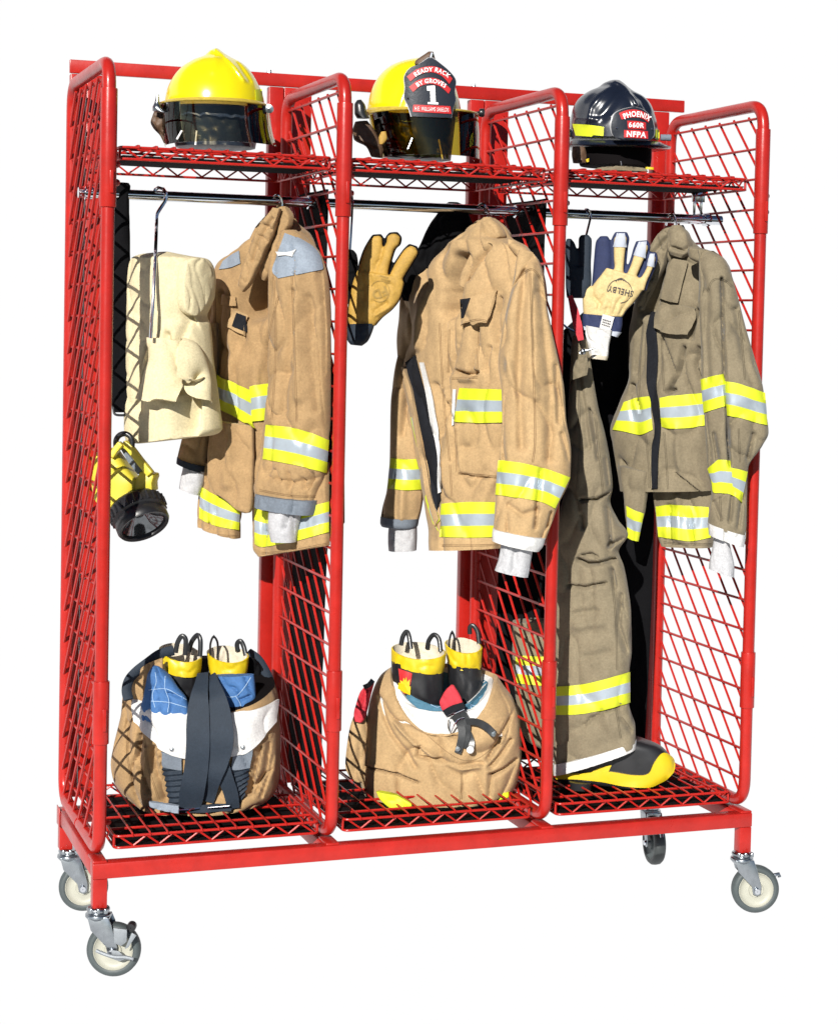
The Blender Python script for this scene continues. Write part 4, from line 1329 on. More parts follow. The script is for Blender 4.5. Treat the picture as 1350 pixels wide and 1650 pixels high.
SH2 = Loft([(818, 384, 828, 386), (818, 392, 850, 400), (826, 406, 868, 420), (846, 424, 876, 440), (862, 444, 880, 462), (872, 470, 882, 486)], Plane(850, 420, 0.045, 10), 0.03, 0.06, nu=24, nv=30, pw=0.7, amp=0.006, ns=14, folds=[([(846, 418), (862, 430), (872, 444)], 2.5, 0.012)])
body('shoulder_yoke', 'tan_pale', c2, SH2)
S4 = Loft([(644, 560, 662, 560), (636, 600, 664, 600), (631, 650, 672, 650), (630, 700, 680, 700), (629, 745, 682, 745), (624, 790, 682, 790), (618, 815, 679, 818), (614, 838, 672, 846)], Plane(650, 720, 0.415, 12), 0.05, 0.045, nu=30, nv=70, pw=0.75, amp=0.009, ns=10, folds=[([(655, 610), (648, 700)], 6, 0.012), ([(650, 790), (648, 835)], 8, -0.010)])
s4 = body('sleeve', 'tan_pale', c2, S4)
body('cuff', 'white_cloth', s3, Loft([(794, 851, 879, 867), (793, 861, 876, 878), (793, 870, 869, 888)], Plane(836, 868, -0.066, 4), 0.053, 0.05, nu=30, nv=10, pw=0.7, amp=0.003, ns=26))
body('wristlet', 'knit', s3, Loft([(808, 868, 860, 880), (806, 885, 857, 894), (802, 904, 854, 914), (797, 918, 851, 930)], Plane(830, 895, -0.06, 4), 0.036, 0.034, nu=26, nv=20, pw=0.75, amp=0.004, ns=24, folds=[([(830, 880), (826, 920)], 5, 0.006)]))
body('cuff', 'cuffgrey', s4, Loft([(614.5, 832, 674, 836), (614, 842, 672, 848), (616, 847, 668, 852)], Plane(645, 842, 0.41, 12), 0.051, 0.046, nu=22, nv=6))
body('wristlet', 'knit', s4, Loft([(627, 848, 671, 850), (626, 868, 671, 868), (627, 887, 670, 887)], Plane(648, 868, 0.41, 12), 0.04, 0.035, nu=22, nv=14, amp=0.003, ns=30))
K1 = Loft([(780, 350, 790, 349), (778, 360, 803, 362), (776, 374, 810, 380), (768, 388, 797, 388), (756, 402, 776, 400), (744, 414, 758, 414)], Plane(785, 375, 0.150, 34), 0.022, 0.03, nu=20, nv=36, pw=0.45, amp=0.0022, ns=30)
K2 = Loft([(774, 352, 782, 353), (764, 364, 779, 368), (752, 378, 772, 386), (740, 390, 762, 400), (728, 402, 750, 414), (716, 414, 740, 428), (706, 424, 730, 440), (716, 446, 726, 456)], Plane(745, 395, 0.22, 30), 0.018, 0.02, nu=18, nv=44, pw=0.45, amp=0.0050, ns=34, folds=[([(770, 362), (740, 396), (718, 420)], 4, 0.010)])
K3 = Loft([(783, 393, 796, 392), (776, 410, 794, 410), (770, 430, 788, 430), (768, 448, 780, 450), (766, 460, 774, 464)], Plane(780, 428, 0.130, 30), 0.010, 0.012, nu=14, nv=28, pw=0.5, amp=0.002, ns=30)
K4 = Loft([(764, 400, 776, 398), (754, 420, 768, 420), (744, 442, 758, 446), (742, 458, 752, 464), (748, 464, 762, 466)], Plane(757, 432, 0.155, 30), 0.010, 0.012, nu=14, nv=28, pw=0.5, amp=0.002, ns=30)
body('collar', 'tan_pale', c2, [K1, K2, K3, K4])
sheet('velcro_strip', 'black_velcro', c2, [(670, 571), (676, 596), (685, 630), (694, 660), (701, 690), (706, 730), (708, 766), (711, 806)], [(655, 584), (660, 606), (667, 630), (673, 658), (679, 689), (687, 730), (694, 778), (702, 829)], [B2], nu=40, nv=6, off=0.006, th=0.005)
sheet('front_edge', 'white_cloth', c2, [(685, 584), (692, 612), (700, 646), (705, 680), (709, 715), (710, 737), (712, 760), (712.5, 793)], [(679, 584), (685, 612), (691, 646), (697, 680), (703, 715), (706, 737), (706, 765), (709, 795)], [B2], nu=40, nv=4, off=0.010, th=0.005)
sheet('placket_edge', 'tan_pale', c2, [(654, 590), (661, 612), (668, 640), (674, 670), (680, 706), (688, 750), (695, 790), (708, 836)], [(651, 592), (656, 612), (663, 640), (668, 670), (674, 706), (682, 750), (689, 790), (704, 848)], [B2], nu=40, nv=3, off=0.012, th=0.012)
fl = sheet('radio_tab', 'tan_pale', c2, [(744, 481), (770, 476), (802, 467)], [(744, 525), (766, 519), (787, 521)], [B2], nu=20, nv=14, off=0.010, th=0.007, lift=lambda u, v: 0.012 * v)
sheet('velcro_square', 'black_velcro', c2, [(742, 482), (758, 480)], [(743, 513), (747, 512)], fl, nu=8, nv=8, off=0.002, th=0.003)
sheet('label_card', 'white_cloth', c2, [(731, 627), (736, 627)], [(728, 686), (732, 686)], [B2], nu=3, nv=12, off=0.006, th=0.003)
band(c2, [(741.5, 625), (775, 626), (812, 627)], [(731, 680), (768, 681), (811, 680)], [B2], nu=30, off=0.006)
band(c2, [(712, 812), (750, 809), (800, 809)], [(708.5, 865), (750, 866), (799, 865)], [B2], nu=34)
band(s3, [(804, 742), (828, 744), (851, 748), (885, 757), (917, 769)], [(799.5, 797), (830, 801), (866, 807), (880, 812), (893, 819)], [S3], nu=44)
band(s4, [(630, 738), (655, 740), (681, 739)], [(625, 787), (655, 790), (682, 788)], [S4], nu=24)
band(c2, [(667, 674), (670, 690), (678, 722)], [(663, 672), (667, 692), (674, 722)], [B2, S4], nu=14, off=0.004)
band(c2, [(709, 838), (704, 848), (709, 858)], [(697, 800), (687, 800), (699, 842)], [B2, S4], nu=14, off=0.006)
o = body('fire_hood', 'black_cloth', None, Loft([(723, 325, 738, 325.5), (714, 331, 750, 332), (704, 346, 756, 348), (694, 360, 762, 362), (685, 377, 766, 377), (677, 396, 744, 398), (666, 412, 716, 420), (655, 425, 694, 440), (646, 445, 680, 452), (645, 470, 672, 474), (650, 484, 664, 486)], Plane(720, 380, 0.31, 10), 0.05, 0.05, nu=34, nv=50, amp=0.006, ns=14, folds=[([(700, 370), (680, 420)], 8, 0.01)]))
tag(o, 'black fire hood hanging behind the pale tan coat collar in the middle bay', 'hood')

seam(c2, [[(708, 520), (712, 600), (716, 660), (724, 740), (728, 800)], [(724, 530), (722, 600)], [(772, 526), (768, 606)], [(728, 610), (770, 608)], [(738, 762), (800, 768)], [(734, 690), (736, 760)], [(711, 879), (760, 879), (803, 878)]], [B2], 'stitch_tan')
seam(c2, [[(854, 440), (858, 560), (862, 700), (858, 745)], [(862, 806), (862, 852)], [(836, 446), (858, 434), (878, 462)]], [S3], 'stitch_tan')
seam(c2, [[(748, 520), (768, 515), (785, 517)], [(800, 470), (786, 518)]], [fl], 'stitch_tan')
# === coat in the third bay
hook('coat_hanger', 'chrome hanger hook above the olive coat in the third bay', [(1073, 362, 0.29), (1075, 350, 0.262), (1081, 345, 0.252), (1087, 350, 0.25), (1089, 362, 0.25), (1086, 376, 0.25)], 0.0030)
c3 = thing('firefighter_coat', 'olive brown fire coat with a black front strip in the third bay', 'coat', at(1110, 880, 0.2), 'fire coats on the hanging rod')
pl = Plane(1090, 600, 0.235, 34)
B3 = Loft([(1080, 364, 1100, 362), (1068, 378, 1110, 382), (1060, 396, 1128, 402), (1050, 420, 1158, 412), (1040, 450, 1172, 430), (1032, 478, 1178, 468), (1025, 505, 1178, 500), (1019, 545, 1174, 545), (1020, 600, 1160, 600), (1004, 650, 1152, 650), (990, 692, 1150, 690), (994, 715, 1148, 720), (1001, 760, 1148, 764), (1005, 790, 1150, 790)],
          pl, 0.08, 0.06, nu=60, nv=110, pw=0.7, amp=0.010, ns=9, seed=41,
          folds=[([(1064, 420), (1058, 450), (1050, 480), (1040, 500)], 9, 0.035), ([(1100, 560), (1090, 600), (1076, 630)], 4, 0.022), ([(1064, 548), (1078, 580), (1084, 600)], 4, 0.012), ([(1122, 500), (1118, 520), (1112, 545)], 4, 0.018), ([(1124, 560), (1118, 590), (1126, 610)], 3.5, 0.018), ([(1076, 632), (1086, 628)], 4, 0.016), ([(1030, 520), (1026, 560), (1022, 600)], 4, 0.012), ([(1000, 745), (1012, 770), (1024, 800)], 3, 0.012), ([(1087, 764), (1112, 784), (1142, 806)], 2.2, 0.012), ([(1090, 690), (1096, 760)], 8, -0.008), ([(1016, 620), (1022, 640), (1030, 660)], 3.5, 0.014)])
HL = Loft([(1000, 750, 1046, 760), (1004, 785, 1043, 778), (1008, 815, 1038, 820), (1011, 850, 1031, 852), (1014, 868, 1026, 872)], Plane(1022, 810, 0.26, 30), 0.025, 0.03, nu=20, nv=30, pw=0.6, amp=0.006, ns=14)
HR_ = Loft([(1052, 760, 1150, 758), (1054, 790, 1150, 790), (1057, 816, 1150, 816), (1060, 845, 1149, 845), (1063, 866, 1148, 866), (1067, 879.5, 1147, 882)], Plane(1100, 820, 0.225, 28), 0.04, 0.03, nu=36, nv=34, pw=0.6, amp=0.008, ns=12, folds=[([(1075, 816), (1078, 876)], 4, 0.010), ([(1108, 826), (1116, 876)], 4, 0.010), ([(1092, 800), (1094, 870)], 6, -0.007)])
body('coat_body', 'olive', c3, [B3, HL, HR_])
S5 = Loft([(1124, 402, 1150, 404, 0.8, -0.045), (1126, 414, 1168, 418, 0.9, -0.045), (1126, 440, 1179, 444, 1, -0.04), (1126, 480, 1190, 484, 1, -0.03), (1128, 530, 1202, 530, 1, -0.02), (1130, 580, 1216, 578, 1, -0.01), (1130, 616, 1229, 624), (1134, 660, 1233, 657), (1136, 695, 1238, 696), (1138, 725, 1228, 718), (1140, 752, 1205, 754), (1146, 795, 1203, 792), (1141, 832, 1202, 848), (1140, 846, 1200, 862)],
          Plane(1180, 640, -0.055, 4), 0.05, 0.034, nu=48, nv=130, pw=0.75, amp=0.009, ns=10, seed=55,
          folds=[([(1163, 448), (1165, 520), (1168, 604), (1172, 680), (1176, 750)], 3, 0.018), ([(1140, 470), (1138, 540), (1142, 610)], 7, 0.010), ([(1186, 500), (1200, 580), (1214, 620)], 7, 0.008), ([(1214, 700), (1206, 740)], 4, 0.014), ([(1150, 700), (1156, 740)], 4, 0.010), ([(1180, 800), (1176, 840)], 4, 0.012), ([(1196, 800), (1190, 850)], 4, 0.010), ([(1150, 810), (1160, 836)], 4, 0.008)])
s5 = body('sleeve', 'olive', c3, S5)
body('shoulder_yoke', 'olive', c3, Loft([(1112, 396, 1126, 398), (1108, 402, 1150, 406), (1110, 414, 1164, 416), (1130, 426, 1174, 432), (1150, 440, 1180, 448), (1164, 456, 1182, 462)], Plane(1150, 425, 0.035, 8), 0.03, 0.06, nu=24, nv=28, pw=0.7, amp=0.005, ns=14, folds=[([(1152, 428), (1166, 434), (1176, 444)], 2.5, 0.012)]))
body('cuff', 'white_cloth', s5, Loft([(1140, 842, 1201, 862), (1141, 852, 1200, 872), (1142, 861, 1198, 881)], Plane(1170, 862, -0.06, 4), 0.052, 0.05, nu=28, nv=10, pw=0.7, amp=0.004, ns=26, folds=[([(1170, 845), (1168, 875)], 3, 0.01)]))
body('wristlet', 'knit', s5, Loft([(1151, 858, 1174, 868), (1148, 880, 1178, 888), (1143, 905, 1183, 914), (1142, 916, 1182.5, 930)], Plane(1162, 890, -0.055, 4), 0.03, 0.028, nu=22, nv=20, pw=0.75, amp=0.003, ns=24))
W1 = Loft([(1084, 363, 1096, 362), (1080, 370, 1108, 376), (1078, 384, 1112, 392), (1078, 398, 1110, 406), (1082, 410, 1100, 416)], Plane(1095, 390, 0.155, 30), 0.024, 0.03, nu=20, nv=30, pw=0.45, amp=0.0022, ns=30, folds=[([(1082, 398), (1100, 404), (1110, 396)], 3, 0.008)])
W2 = Loft([(1076, 364, 1086, 366), (1062, 376, 1082, 382), (1054, 388, 1078, 396), (1046, 402, 1074, 412), (1044, 418, 1070, 428), (1044, 436, 1062, 446), (1036, 460, 1050, 470), (1026, 490, 1036, 500)], Plane(1062, 410, 0.20, 30), 0.018, 0.022, nu=18, nv=50, pw=0.45, amp=0.0055, ns=36, folds=[([(1076, 378), (1060, 396), (1050, 410)], 4, 0.012)])
body('collar', 'olive', c3, [W1, W2])
sheet('collar_tab', 'olive', c3, [(1074, 420), (1090, 421), (1108, 424)], [(1060, 478), (1076, 485), (1094, 488)], [B3, W1], nu=18, nv=16, off=0.016, th=0.008)
sheet('pocket_flap', 'olive', c3, [(1064, 492), (1090, 491), (1122, 496)], [(1058, 530), (1080, 538), (1106, 538)], [B3], nu=22, nv=14, off=0.012, th=0.008, lift=lambda u, v: 0.012 * v)
sheet('velcro_strip', 'black_velcro', c3, [(1062, 504), (1058, 530), (1060, 570), (1058, 620), (1062, 650), (1065, 690), (1061, 740), (1060, 793)], [(1048, 504), (1043, 530), (1044, 570), (1043, 620), (1049, 650), (1054, 690), (1050, 740), (1050, 793)], [B3, HR_], nu=50, nv=5, off=0.007, th=0.005)
band(c3, [(1006, 648), (1020, 643), (1032, 640), (1048, 638)], [(988, 692), (1005, 695), (1032, 700), (1051, 692)], [B3], nu=26, off=0.004)
band(c3, [(1063, 641), (1080, 638), (1100, 636), (1132, 633)], [(1066, 688), (1085, 690), (1110, 689), (1137, 685)], [B3], nu=30, off=0.004)
band(s5, [(1130, 611), (1148, 606), (1166, 602)], [(1135, 665), (1152, 659), (1170, 653.5)], [S5], nu=20)
band(s5, [(1168.5, 614), (1190, 618), (1212, 626), (1231, 633)], [(1172.5, 669), (1195, 674), (1215, 680), (1235, 685)], [S5], nu=26)
band(s5, [(1141, 755), (1150, 747), (1160, 741), (1177, 742)], [(1148, 778), (1150, 793), (1162, 794), (1181, 797)], [S5], nu=18)
band(s5, [(1178, 754), (1190, 756), (1203, 760)], [(1181, 797), (1187, 803), (1194, 810)], [S5], nu=14)
band(c3, [(1009.5, 815), (1022, 822), (1036, 827)], [(1012, 866), (1018, 870), (1027, 872)], [HL], nu=16)
band(c3, [(1057, 816), (1078, 813), (1100, 814.5), (1141, 817)], [(1061, 865), (1085, 868), (1113, 872), (1144, 866)], [HR_], nu=36)

seam(c3, [[(1036, 520), (1030, 600), (1032, 640)], [(1066, 545), (1068, 600), (1070, 630)], [(1040, 700), (1046, 760), (1046, 786)], [(1070, 696), (1074, 750), (1076, 788)]], [B3], 'stitch_olive')
seam(c3, [[(1140, 470), (1148, 452), (1164, 450), (1180, 462)], [(1190, 500), (1196, 560), (1200, 612)], [(1190, 690), (1192, 745)], [(1160, 800), (1162, 840)]], [S5], 'stitch_olive')
seam(c3, [[(1069, 874), (1105, 877), (1146, 877)]], [HR_], 'stitch_olive')
# ------------------------------------------------------------------ gloves
def fused(name, m, parent, lofts, voxel=0.0028, smooth=4):
    """palm and fingers grown into one continuous skin"""
    mb = MB()
    for l in lofts:
        l.into(mb)
    tmp = mb.build('skin', m, parent)
    md = tmp.modifiers.new('r', 'REMESH')
    md.mode = 'VOXEL'
    md.voxel_size = voxel
    sm = tmp.modifiers.new('s', 'SMOOTH')
    sm.iterations = smooth
    sm.factor = 0.5
    bpy.context.view_layer.update()
    dg = bpy.context.evaluated_depsgraph_get()
    me = bpy.data.meshes.new_from_object(tmp.evaluated_get(dg))
    me.name = name
    me.materials.clear()
    me.materials.append(MATS[m])
    for p in me.polygons:
        p.use_smooth = True
    o = bpy.data.objects.new(name, me)
    C.objects.link(o)
    o.parent = parent
    bpy.data.objects.remove(tmp)
    off = ROOT_LOC[parent.name]
    V = np.array([v.co for v in me.vertices]) + off
    bvh = BVHTree.FromPolygons(V.tolist(), [list(p.vertices) for p in me.polygons])
    return o, bvh


def grow(rows, d, tip=True):
    """the same outline d pixels larger, for the backing leather"""
    out = []
    for i, r in enumerate(rows):
        a, b = np.array(r[:2], float), np.array(r[2:4], float)
        e = (b - a) / (np.linalg.norm(b - a) + 1e-6)
        nrm = np.array([e[1], -e[0]])
        k = d if (i == 0 and tip) else 0
        a2, b2 = a - e * d + nrm * k, b + e * d + nrm * k
        out.append((a2[0], a2[1], b2[0], b2[1]))
    return out


# --- yellow leather glove in the middle bay
FA = [(603, 380, 612, 379.5), (596, 387, 616, 385), (588, 401, 616, 395), (583, 415, 613, 414), (579, 430, 607, 428), (577, 445, 606, 442)]
FB = [(630, 376.5, 638, 376), (624, 381.5, 645, 383), (623, 389, 643, 393), (618, 400, 636, 400), (614, 418, 631, 414), (606, 432, 626, 434), (602, 446, 624, 448)]
FC = [(661, 395.5, 669, 398), (654, 400, 673, 406), (642, 416, 667, 417.5), (635, 428, 655, 437), (629, 440, 647, 451)]
PA = [(576, 436, 645, 446), (571, 448, 650.5, 455), (567, 462, 649, 463), (565, 478, 644, 480), (562, 496, 631, 498), (561, 510, 614, 512), (560, 526, 603, 525)]
pg = Plane(610, 460, 0.150, 6)
kw = dict(nu=16, nv=26, pw=0.6)
g2 = thing('glove', 'yellow leather glove with fingers spread upward beside the middle bay post', 'glove', at(585, 555, 0.19), 'gloves hung up with fingers upward')
palm, pbv = fused('palm', 'leather_yellow', g2, [Loft(FA, pg, 0.013, 0.012, **kw), Loft(FB, pg, 0.013, 0.012, **kw), Loft(FC, pg, 0.013, 0.012, **kw),
                  Loft(PA, pg, 0.020, 0.016, nu=24, nv=36, pw=0.6, amp=0.004, ns=30, folds=[([(604, 500), (612, 494), (622, 488)], 2.5, 0.006), ([(606, 508), (616, 502), (628, 494)], 2.5, -0.004)])])
bk, _ = fused('backing', 'black_cloth', g2, [Loft(grow(r, 2.6), Plane(610, 460, 0.163, 6), 0.010, 0.012, **kw) for r in (FA, FB, FC)] + [Loft(grow(PA, 2.0), Plane(610, 460, 0.165, 6), 0.012, 0.016, **kw)])
body('cuff', 'navy_strap', g2, Loft([(559, 522, 604, 521), (558, 536, 599, 536), (560, 548, 592, 550), (565, 555, 583, 557)], pg, 0.024, 0.022, nu=20, nv=16, amp=0.003, ns=30))
mb = MB()
cx, cy = 612, 469
ring = []
for k in range(29):
    a = math.radians(-150 + k * 10)
    ring.append((cx + 15.5 * math.cos(a), cy + 17 * math.sin(a)))
for a, b in zip(ring[:-1], ring[1:]):
    pa, pb = np.array(a), np.array(b)
    n_ = np.array([-(pb - pa)[1], (pb - pa)[0]]) / np.linalg.norm(pb - pa) * 0.55
    poly_on(mb, [pa - n_, pb - n_, pb + n_, pa + n_], pbv, 0.0016)
lettering(mb, 'FD', pbv, lin_fn(612, 472, 15, 1.0, math.radians(158)), bold=0.03)
for (x, y, l, r_) in ((620, 446, 15, 14), (622, 451, 16, 14), (624, 455, 9, 14)):
    a = math.radians(r_)
    for q in range(int(l // 2.2)):
        x0 = x - l / 2 + q * 2.2
        c_ = np.array([x0 * 1.0, y + (x0 - x) * math.tan(a)])
        poly_on(mb, [c_ + (0, -1.5), c_ + (1.5, -1.1), c_ + (1.5, 1.6), c_ + (0, 1.2)], pbv, 0.0016)
mb.build('stamp', 'ink_brown', g2, smooth=False)
gb = thing('glove', 'black glove half hidden behind the middle bay post and the yellow glove', 'glove', at(565, 450, 0.22), 'gloves hung up with fingers upward')
fused('back', 'black_cloth', gb, [Loft([(561, 401, 569, 402), (557, 410, 575, 410), (556, 425, 577, 425), (556, 440, 577, 437)], Plane(566, 420, 0.23), 0.014, 0.014, **kw),
      Loft([(545, 408, 553, 408), (542, 420, 558, 420), (542, 440, 560, 440)], Plane(566, 420, 0.235), 0.014, 0.014, **kw),
      Loft([(542, 434, 577, 434), (542, 460, 578, 460), (546, 490, 574, 490)], Plane(566, 420, 0.235), 0.016, 0.016, **kw)])
MB().tube(cr(np.array([at(*p) for p in ((556, 320, .29), (560, 312, .272), (566, 313, .255), (568, 326, .25), (566, 370, .235), (564, 404, .23))]), 24), 0.0025, 8).build('wire_hook', 'chrome', gb)

# --- cream and navy glove in the third bay
G1 = [(995, 377.5, 1006, 377.5), (989.5, 384, 1010, 384), (988.5, 396, 1008, 397), (989, 415, 1006, 417), (990, 432, 1004.5, 436), (989, 450, 1006, 452)]
G2 = [(1029, 392, 1040, 391), (1024, 400, 1044, 398), (1021, 412, 1038, 415), (1016, 427, 1030, 434), (1010, 442, 1024, 450), (1006, 456, 1024, 460)]
G3 = [(1047.5, 410.5, 1053.5, 410), (1044, 416, 1056, 416), (1042.5, 428, 1052, 430), (1037, 440, 1047, 442), (1029, 452, 1041, 456), (1022, 464, 1038, 468)]
GP = [(977, 431, 1030, 447), (968, 443, 1036, 453), (957, 457, 1037, 461), (950, 470, 1031, 473), (947, 486, 1019, 489), (944, 498, 1008, 501), (940, 508, 1002, 511)]
GT = [(941, 458, 950, 457), (938, 466, 955, 466), (938.5, 480, 958, 480), (939, 494, 966, 494), (940, 508, 968, 508)]
pg = Plane(990, 450, 0.185, 8)
g3 = thing('glove', 'cream palmed glove with pale grey fingertips and a navy back in the third bay', 'glove', at(965, 580, 0.19), 'gloves hung up with fingers upward')
fo = [([(962, 500), (968, 486), (972, 476)], 2.5, 0.006), ([(976, 505), (982, 486)], 2.5, 0.005), ([(988, 506), (994, 488), (1000, 480)], 2.5, 0.006), ([(998, 506), (1010, 486), (1016, 476)], 2.5, 0.005), ([(954, 474), (966, 490)], 3, 0.005)]
palm, gbv = fused('palm', 'leather_cream', g3, [Loft(r, pg, 0.013, 0.010, **kw) for r in (G1, G2, G3)] + [Loft(GP, pg, 0.020, 0.014, nu=28, nv=40, pw=0.6, amp=0.003, ns=34, folds=fo), Loft(GT, pg, 0.018, 0.014, **kw)])
Bk = Plane(990, 450, 0.200, 8)
fused('backing', 'navy', g3, [Loft(grow(r, 4.0), Bk, 0.010, 0.012, **kw) for r in (G1, G2, G3)] + [Loft(grow(GP, 1.5), Bk, 0.010, 0.014, **kw),
      Loft([(967, 380, 979, 380), (960, 389, 984, 390), (957, 415, 986, 416), (955, 440, 984, 440), (953, 462, 976, 460)], Bk, 0.016, 0.014, **kw)])
for A, B in (([(994, 376), (1006, 376)], [(988, 397.5), (1009, 398)]), ([(1029, 390), (1041, 389)], [(1021, 411), (1039, 415.5)]), ([(1047, 409), (1054, 409)], [(1042.5, 428), (1053, 430)])):
    sheet('fingertip', 'fingertip', g3, A, B, [gbv], nu=10, nv=10, off=0.0018, th=0.003)
CU = Loft([(938.5, 505, 1003, 511), (938, 514, 1003, 520), (938, 526, 1000, 536)], pg, 0.026, 0.022, nu=30, nv=10, pw=0.6, amp=0.003, ns=30)
body('cuff', 'navy', g3, CU)
sheet('cuff_trim', 'fingertip', g3, [(938, 525), (952, 528), (963, 532)], [(938, 530), (950, 534), (961, 535)], [CU], nu=10, nv=3, off=0.003, th=0.005)
sheet('cuff_trim', 'fingertip', g3, [(982, 533), (992, 534), (1000, 535)], [(982, 539), (990, 542), (994, 543)], [CU], nu=8, nv=3, off=0.003, th=0.005)
tg = sheet('cuff_tag', 'white_cloth', g3, [(971, 506), (980, 508), (989, 511)], [(966, 528), (975, 531), (983, 534)], [CU], nu=10, nv=8, off=0.006, th=0.003)
mb = MB()
for r_ in range(3):
    for q in range(5):
        x, y = 971.5 + q * 2.7 - r_ * 0.9, 513.5 + q * 0.8 + r_ * 4.0
        poly_on(mb, [(x, y), (x + 1.9, y + 0.5), (x + 1.4, y + 2.4), (x - 0.5, y + 1.9)], tg, 0.0012)
mb.build('tag_print', 'ink_dark', g3, smooth=False)
mb = MB()
lettering(mb, 'SHELBY', gbv, lin_fn(999.5, 469.0, 10.5, 0.80, math.radians(180 + 13)), bold=0.02)
def arc_line(cx, cy, rx, ry, a0, a1, n=22, w=0.5):
    pts = [np.array([cx + rx * math.cos(math.radians(a0 + (a1 - a0) * k / n)), cy + ry * math.sin(math.radians(a0 + (a1 - a0) * k / n))]) for k in range(n + 1)]
    for a, b in zip(pts[:-1], pts[1:]):
        n_ = np.array([-(b - a)[1], (b - a)[0]]) / (np.linalg.norm(b - a) + 1e-6) * w
        poly_on(mb, [a - n_, b - n_, b + n_, a + n_], gbv, 0.0016)
arc_line(998, 470, 20, 20, 185, 355)
arc_line(1000, 455, 8, 7, 190, 360)
arc_line(1000, 453, 4.5, 4, 190, 360)
arc_line(996, 474, 20, 14, 15, 80)
mb.build('stamp', 'ink_dark', g3, smooth=False)
kt = thing('knit_cuff_glove', 'white knit wristlet glove tucked below the cream and navy glove', 'glove', at(962, 580, 0.19))
body('wristlet', 'white_cloth', kt, Loft([(944, 524, 986, 532), (943, 536, 984, 542), (947, 556, 981, 560), (949, 568, 980, 572), (950, 575, 978, 579)], Plane(962, 555, 0.178, 8), 0.022, 0.02, nu=22, nv=22, pw=0.6, amp=0.004, ns=30, folds=[([(960, 568), (966, 580)], 2.5, 0.006)]))
body('hem', 'boot_lining', kt, Loft([(949, 570, 980, 574), (950, 577, 978, 580)], Plane(962, 575, 0.177, 8), 0.024, 0.021, nu=20, nv=4, pw=0.6))
gk = thing('glove', 'black glove on a thin hook between the third bay post and the cream glove', 'glove', at(930, 460, 0.23), 'gloves hung up with fingers upward')
Bq = Plane(935, 420, 0.225, 4)
fused('back', 'navy_strap', gk, [Loft([(936, 378, 948, 378), (932, 385, 953.5, 386), (932, 405, 953, 405), (932, 425, 952, 425), (933, 460, 953, 458)], Bq, 0.014, 0.013, **kw),
      Loft([(913, 384, 920, 384), (911, 392, 926, 392), (911, 412, 931, 412), (911, 440, 933, 440)], Bq, 0.014, 0.013, **kw),
      Loft([(911, 430, 952, 430), (911, 455, 953, 452), (913, 480, 945, 480)], Bq, 0.017, 0.015, **kw)])
MB().tube(cr(np.array([at(*p) for p in ((940, 346, .29), (943, 337, .272), (948, 338, .258), (952, 344, .255), (950, 356, .252), (944, 380, .235))]), 24), 0.0028, 8).build('wire_hook', 'chrome', gk)

# ------------------------------------------------------------------ trousers and boot in the third bay
tr = thing('firefighter_trousers', 'olive brown fire trousers hanging beside the third bay post down to a boot', 'trousers', at(960, 1245, 0.2))
TL = Loft([(924, 540, 940, 541), (921, 552, 947, 552), (920, 580, 951, 580), (918, 620, 957, 620), (916, 660, 964, 660), (914, 700, 974, 700), (912, 744, 982, 744), (910, 790, 986, 785), (905, 815, 982, 808), (900, 840, 995, 838), (897, 862, 1011, 862), (896, 888, 996, 889), (894, 912, 1004, 912), (893, 940, 1010, 940), (893, 990, 1016, 990), (893, 1050, 1017, 1050), (892, 1090, 1013.5, 1084), (892, 1136, 1013, 1134), (892, 1180, 1023, 1172), (893, 1215, 1023.5, 1195), (894, 1243, 1023, 1204)],
          Plane(950, 900, 0.175, 14), 0.058, 0.05, nu=48, nv=170, pw=0.7, amp=0.008, ns=10, seed=71,
          folds=[([(948, 660), (955, 700), (962, 740)], 3, 0.014), ([(975, 740), (980, 780)], 4, 0.012), ([(935, 806), (960, 806), (985, 792)], 2.8, 0.020), ([(936, 830), (938, 850)], 4, 0.012), ([(930, 903), (945, 910), (965, 908), (990, 902)], 4, 0.020), ([(936, 896), (952, 893), (962, 898)], 3, 0.012), ([(978, 820), (980, 850), (982, 880)], 5, 0.018), ([(980, 880), (1004, 868)], 4, 0.012), ([(915, 945), (940, 948), (975, 940)], 3.5, 0.016), ([(985, 920), (990, 945)], 4, 0.012), ([(1000, 960), (996, 1010), (1010, 1050)], 5, 0.012), ([(930, 1010), (970, 1004)], 9, -0.008), ([(925, 990), (960, 985)], 6, 0.007), ([(965, 1148), (990, 1142), (1006, 1136)], 3, 0.012), ([(940, 1170), (952, 1158), (968, 1152)], 3.5, 0.010), ([(1000, 1160), (1016, 1180)], 4, 0.012), ([(930, 600), (940, 660), (946, 720)], 6, 0.008), ([(940, 1060), (980, 1052)], 8, 0.006)])
body('trouser_leg', 'olive', tr, TL)
body('pleat', 'olive', tr, Loft([(928, 580, 946, 572), (922, 600, 948, 590), (922, 612, 946, 604)], Plane(935, 595, 0.115, 12), 0.012, 0.012, nu=14, nv=12, amp=0.004, ns=40))
TLL = Loft([(826, 1000, 900, 1000), (826, 1060, 898, 1056), (830, 1110, 896, 1110), (836, 1160, 900, 1160), (850, 1192, 904, 1190), (870, 1205, 906, 1204)], Plane(860, 1100, 0.345, 10), 0.05, 0.05, nu=30, nv=60, pw=0.75, amp=0.008, ns=12)
body('trouser_leg', 'olive', tr, TLL)
band(tr, [(893, 1107), (930, 1104), (965, 1097), (1013.5, 1083)], [(893, 1152), (930, 1151), (965, 1145), (1013.5, 1132)], [TL], nu=44)
band(tr, [(831, 1056), (850, 1057), (880, 1058)], [(833, 1100), (850, 1103), (882, 1106)], [TLL], nu=24)
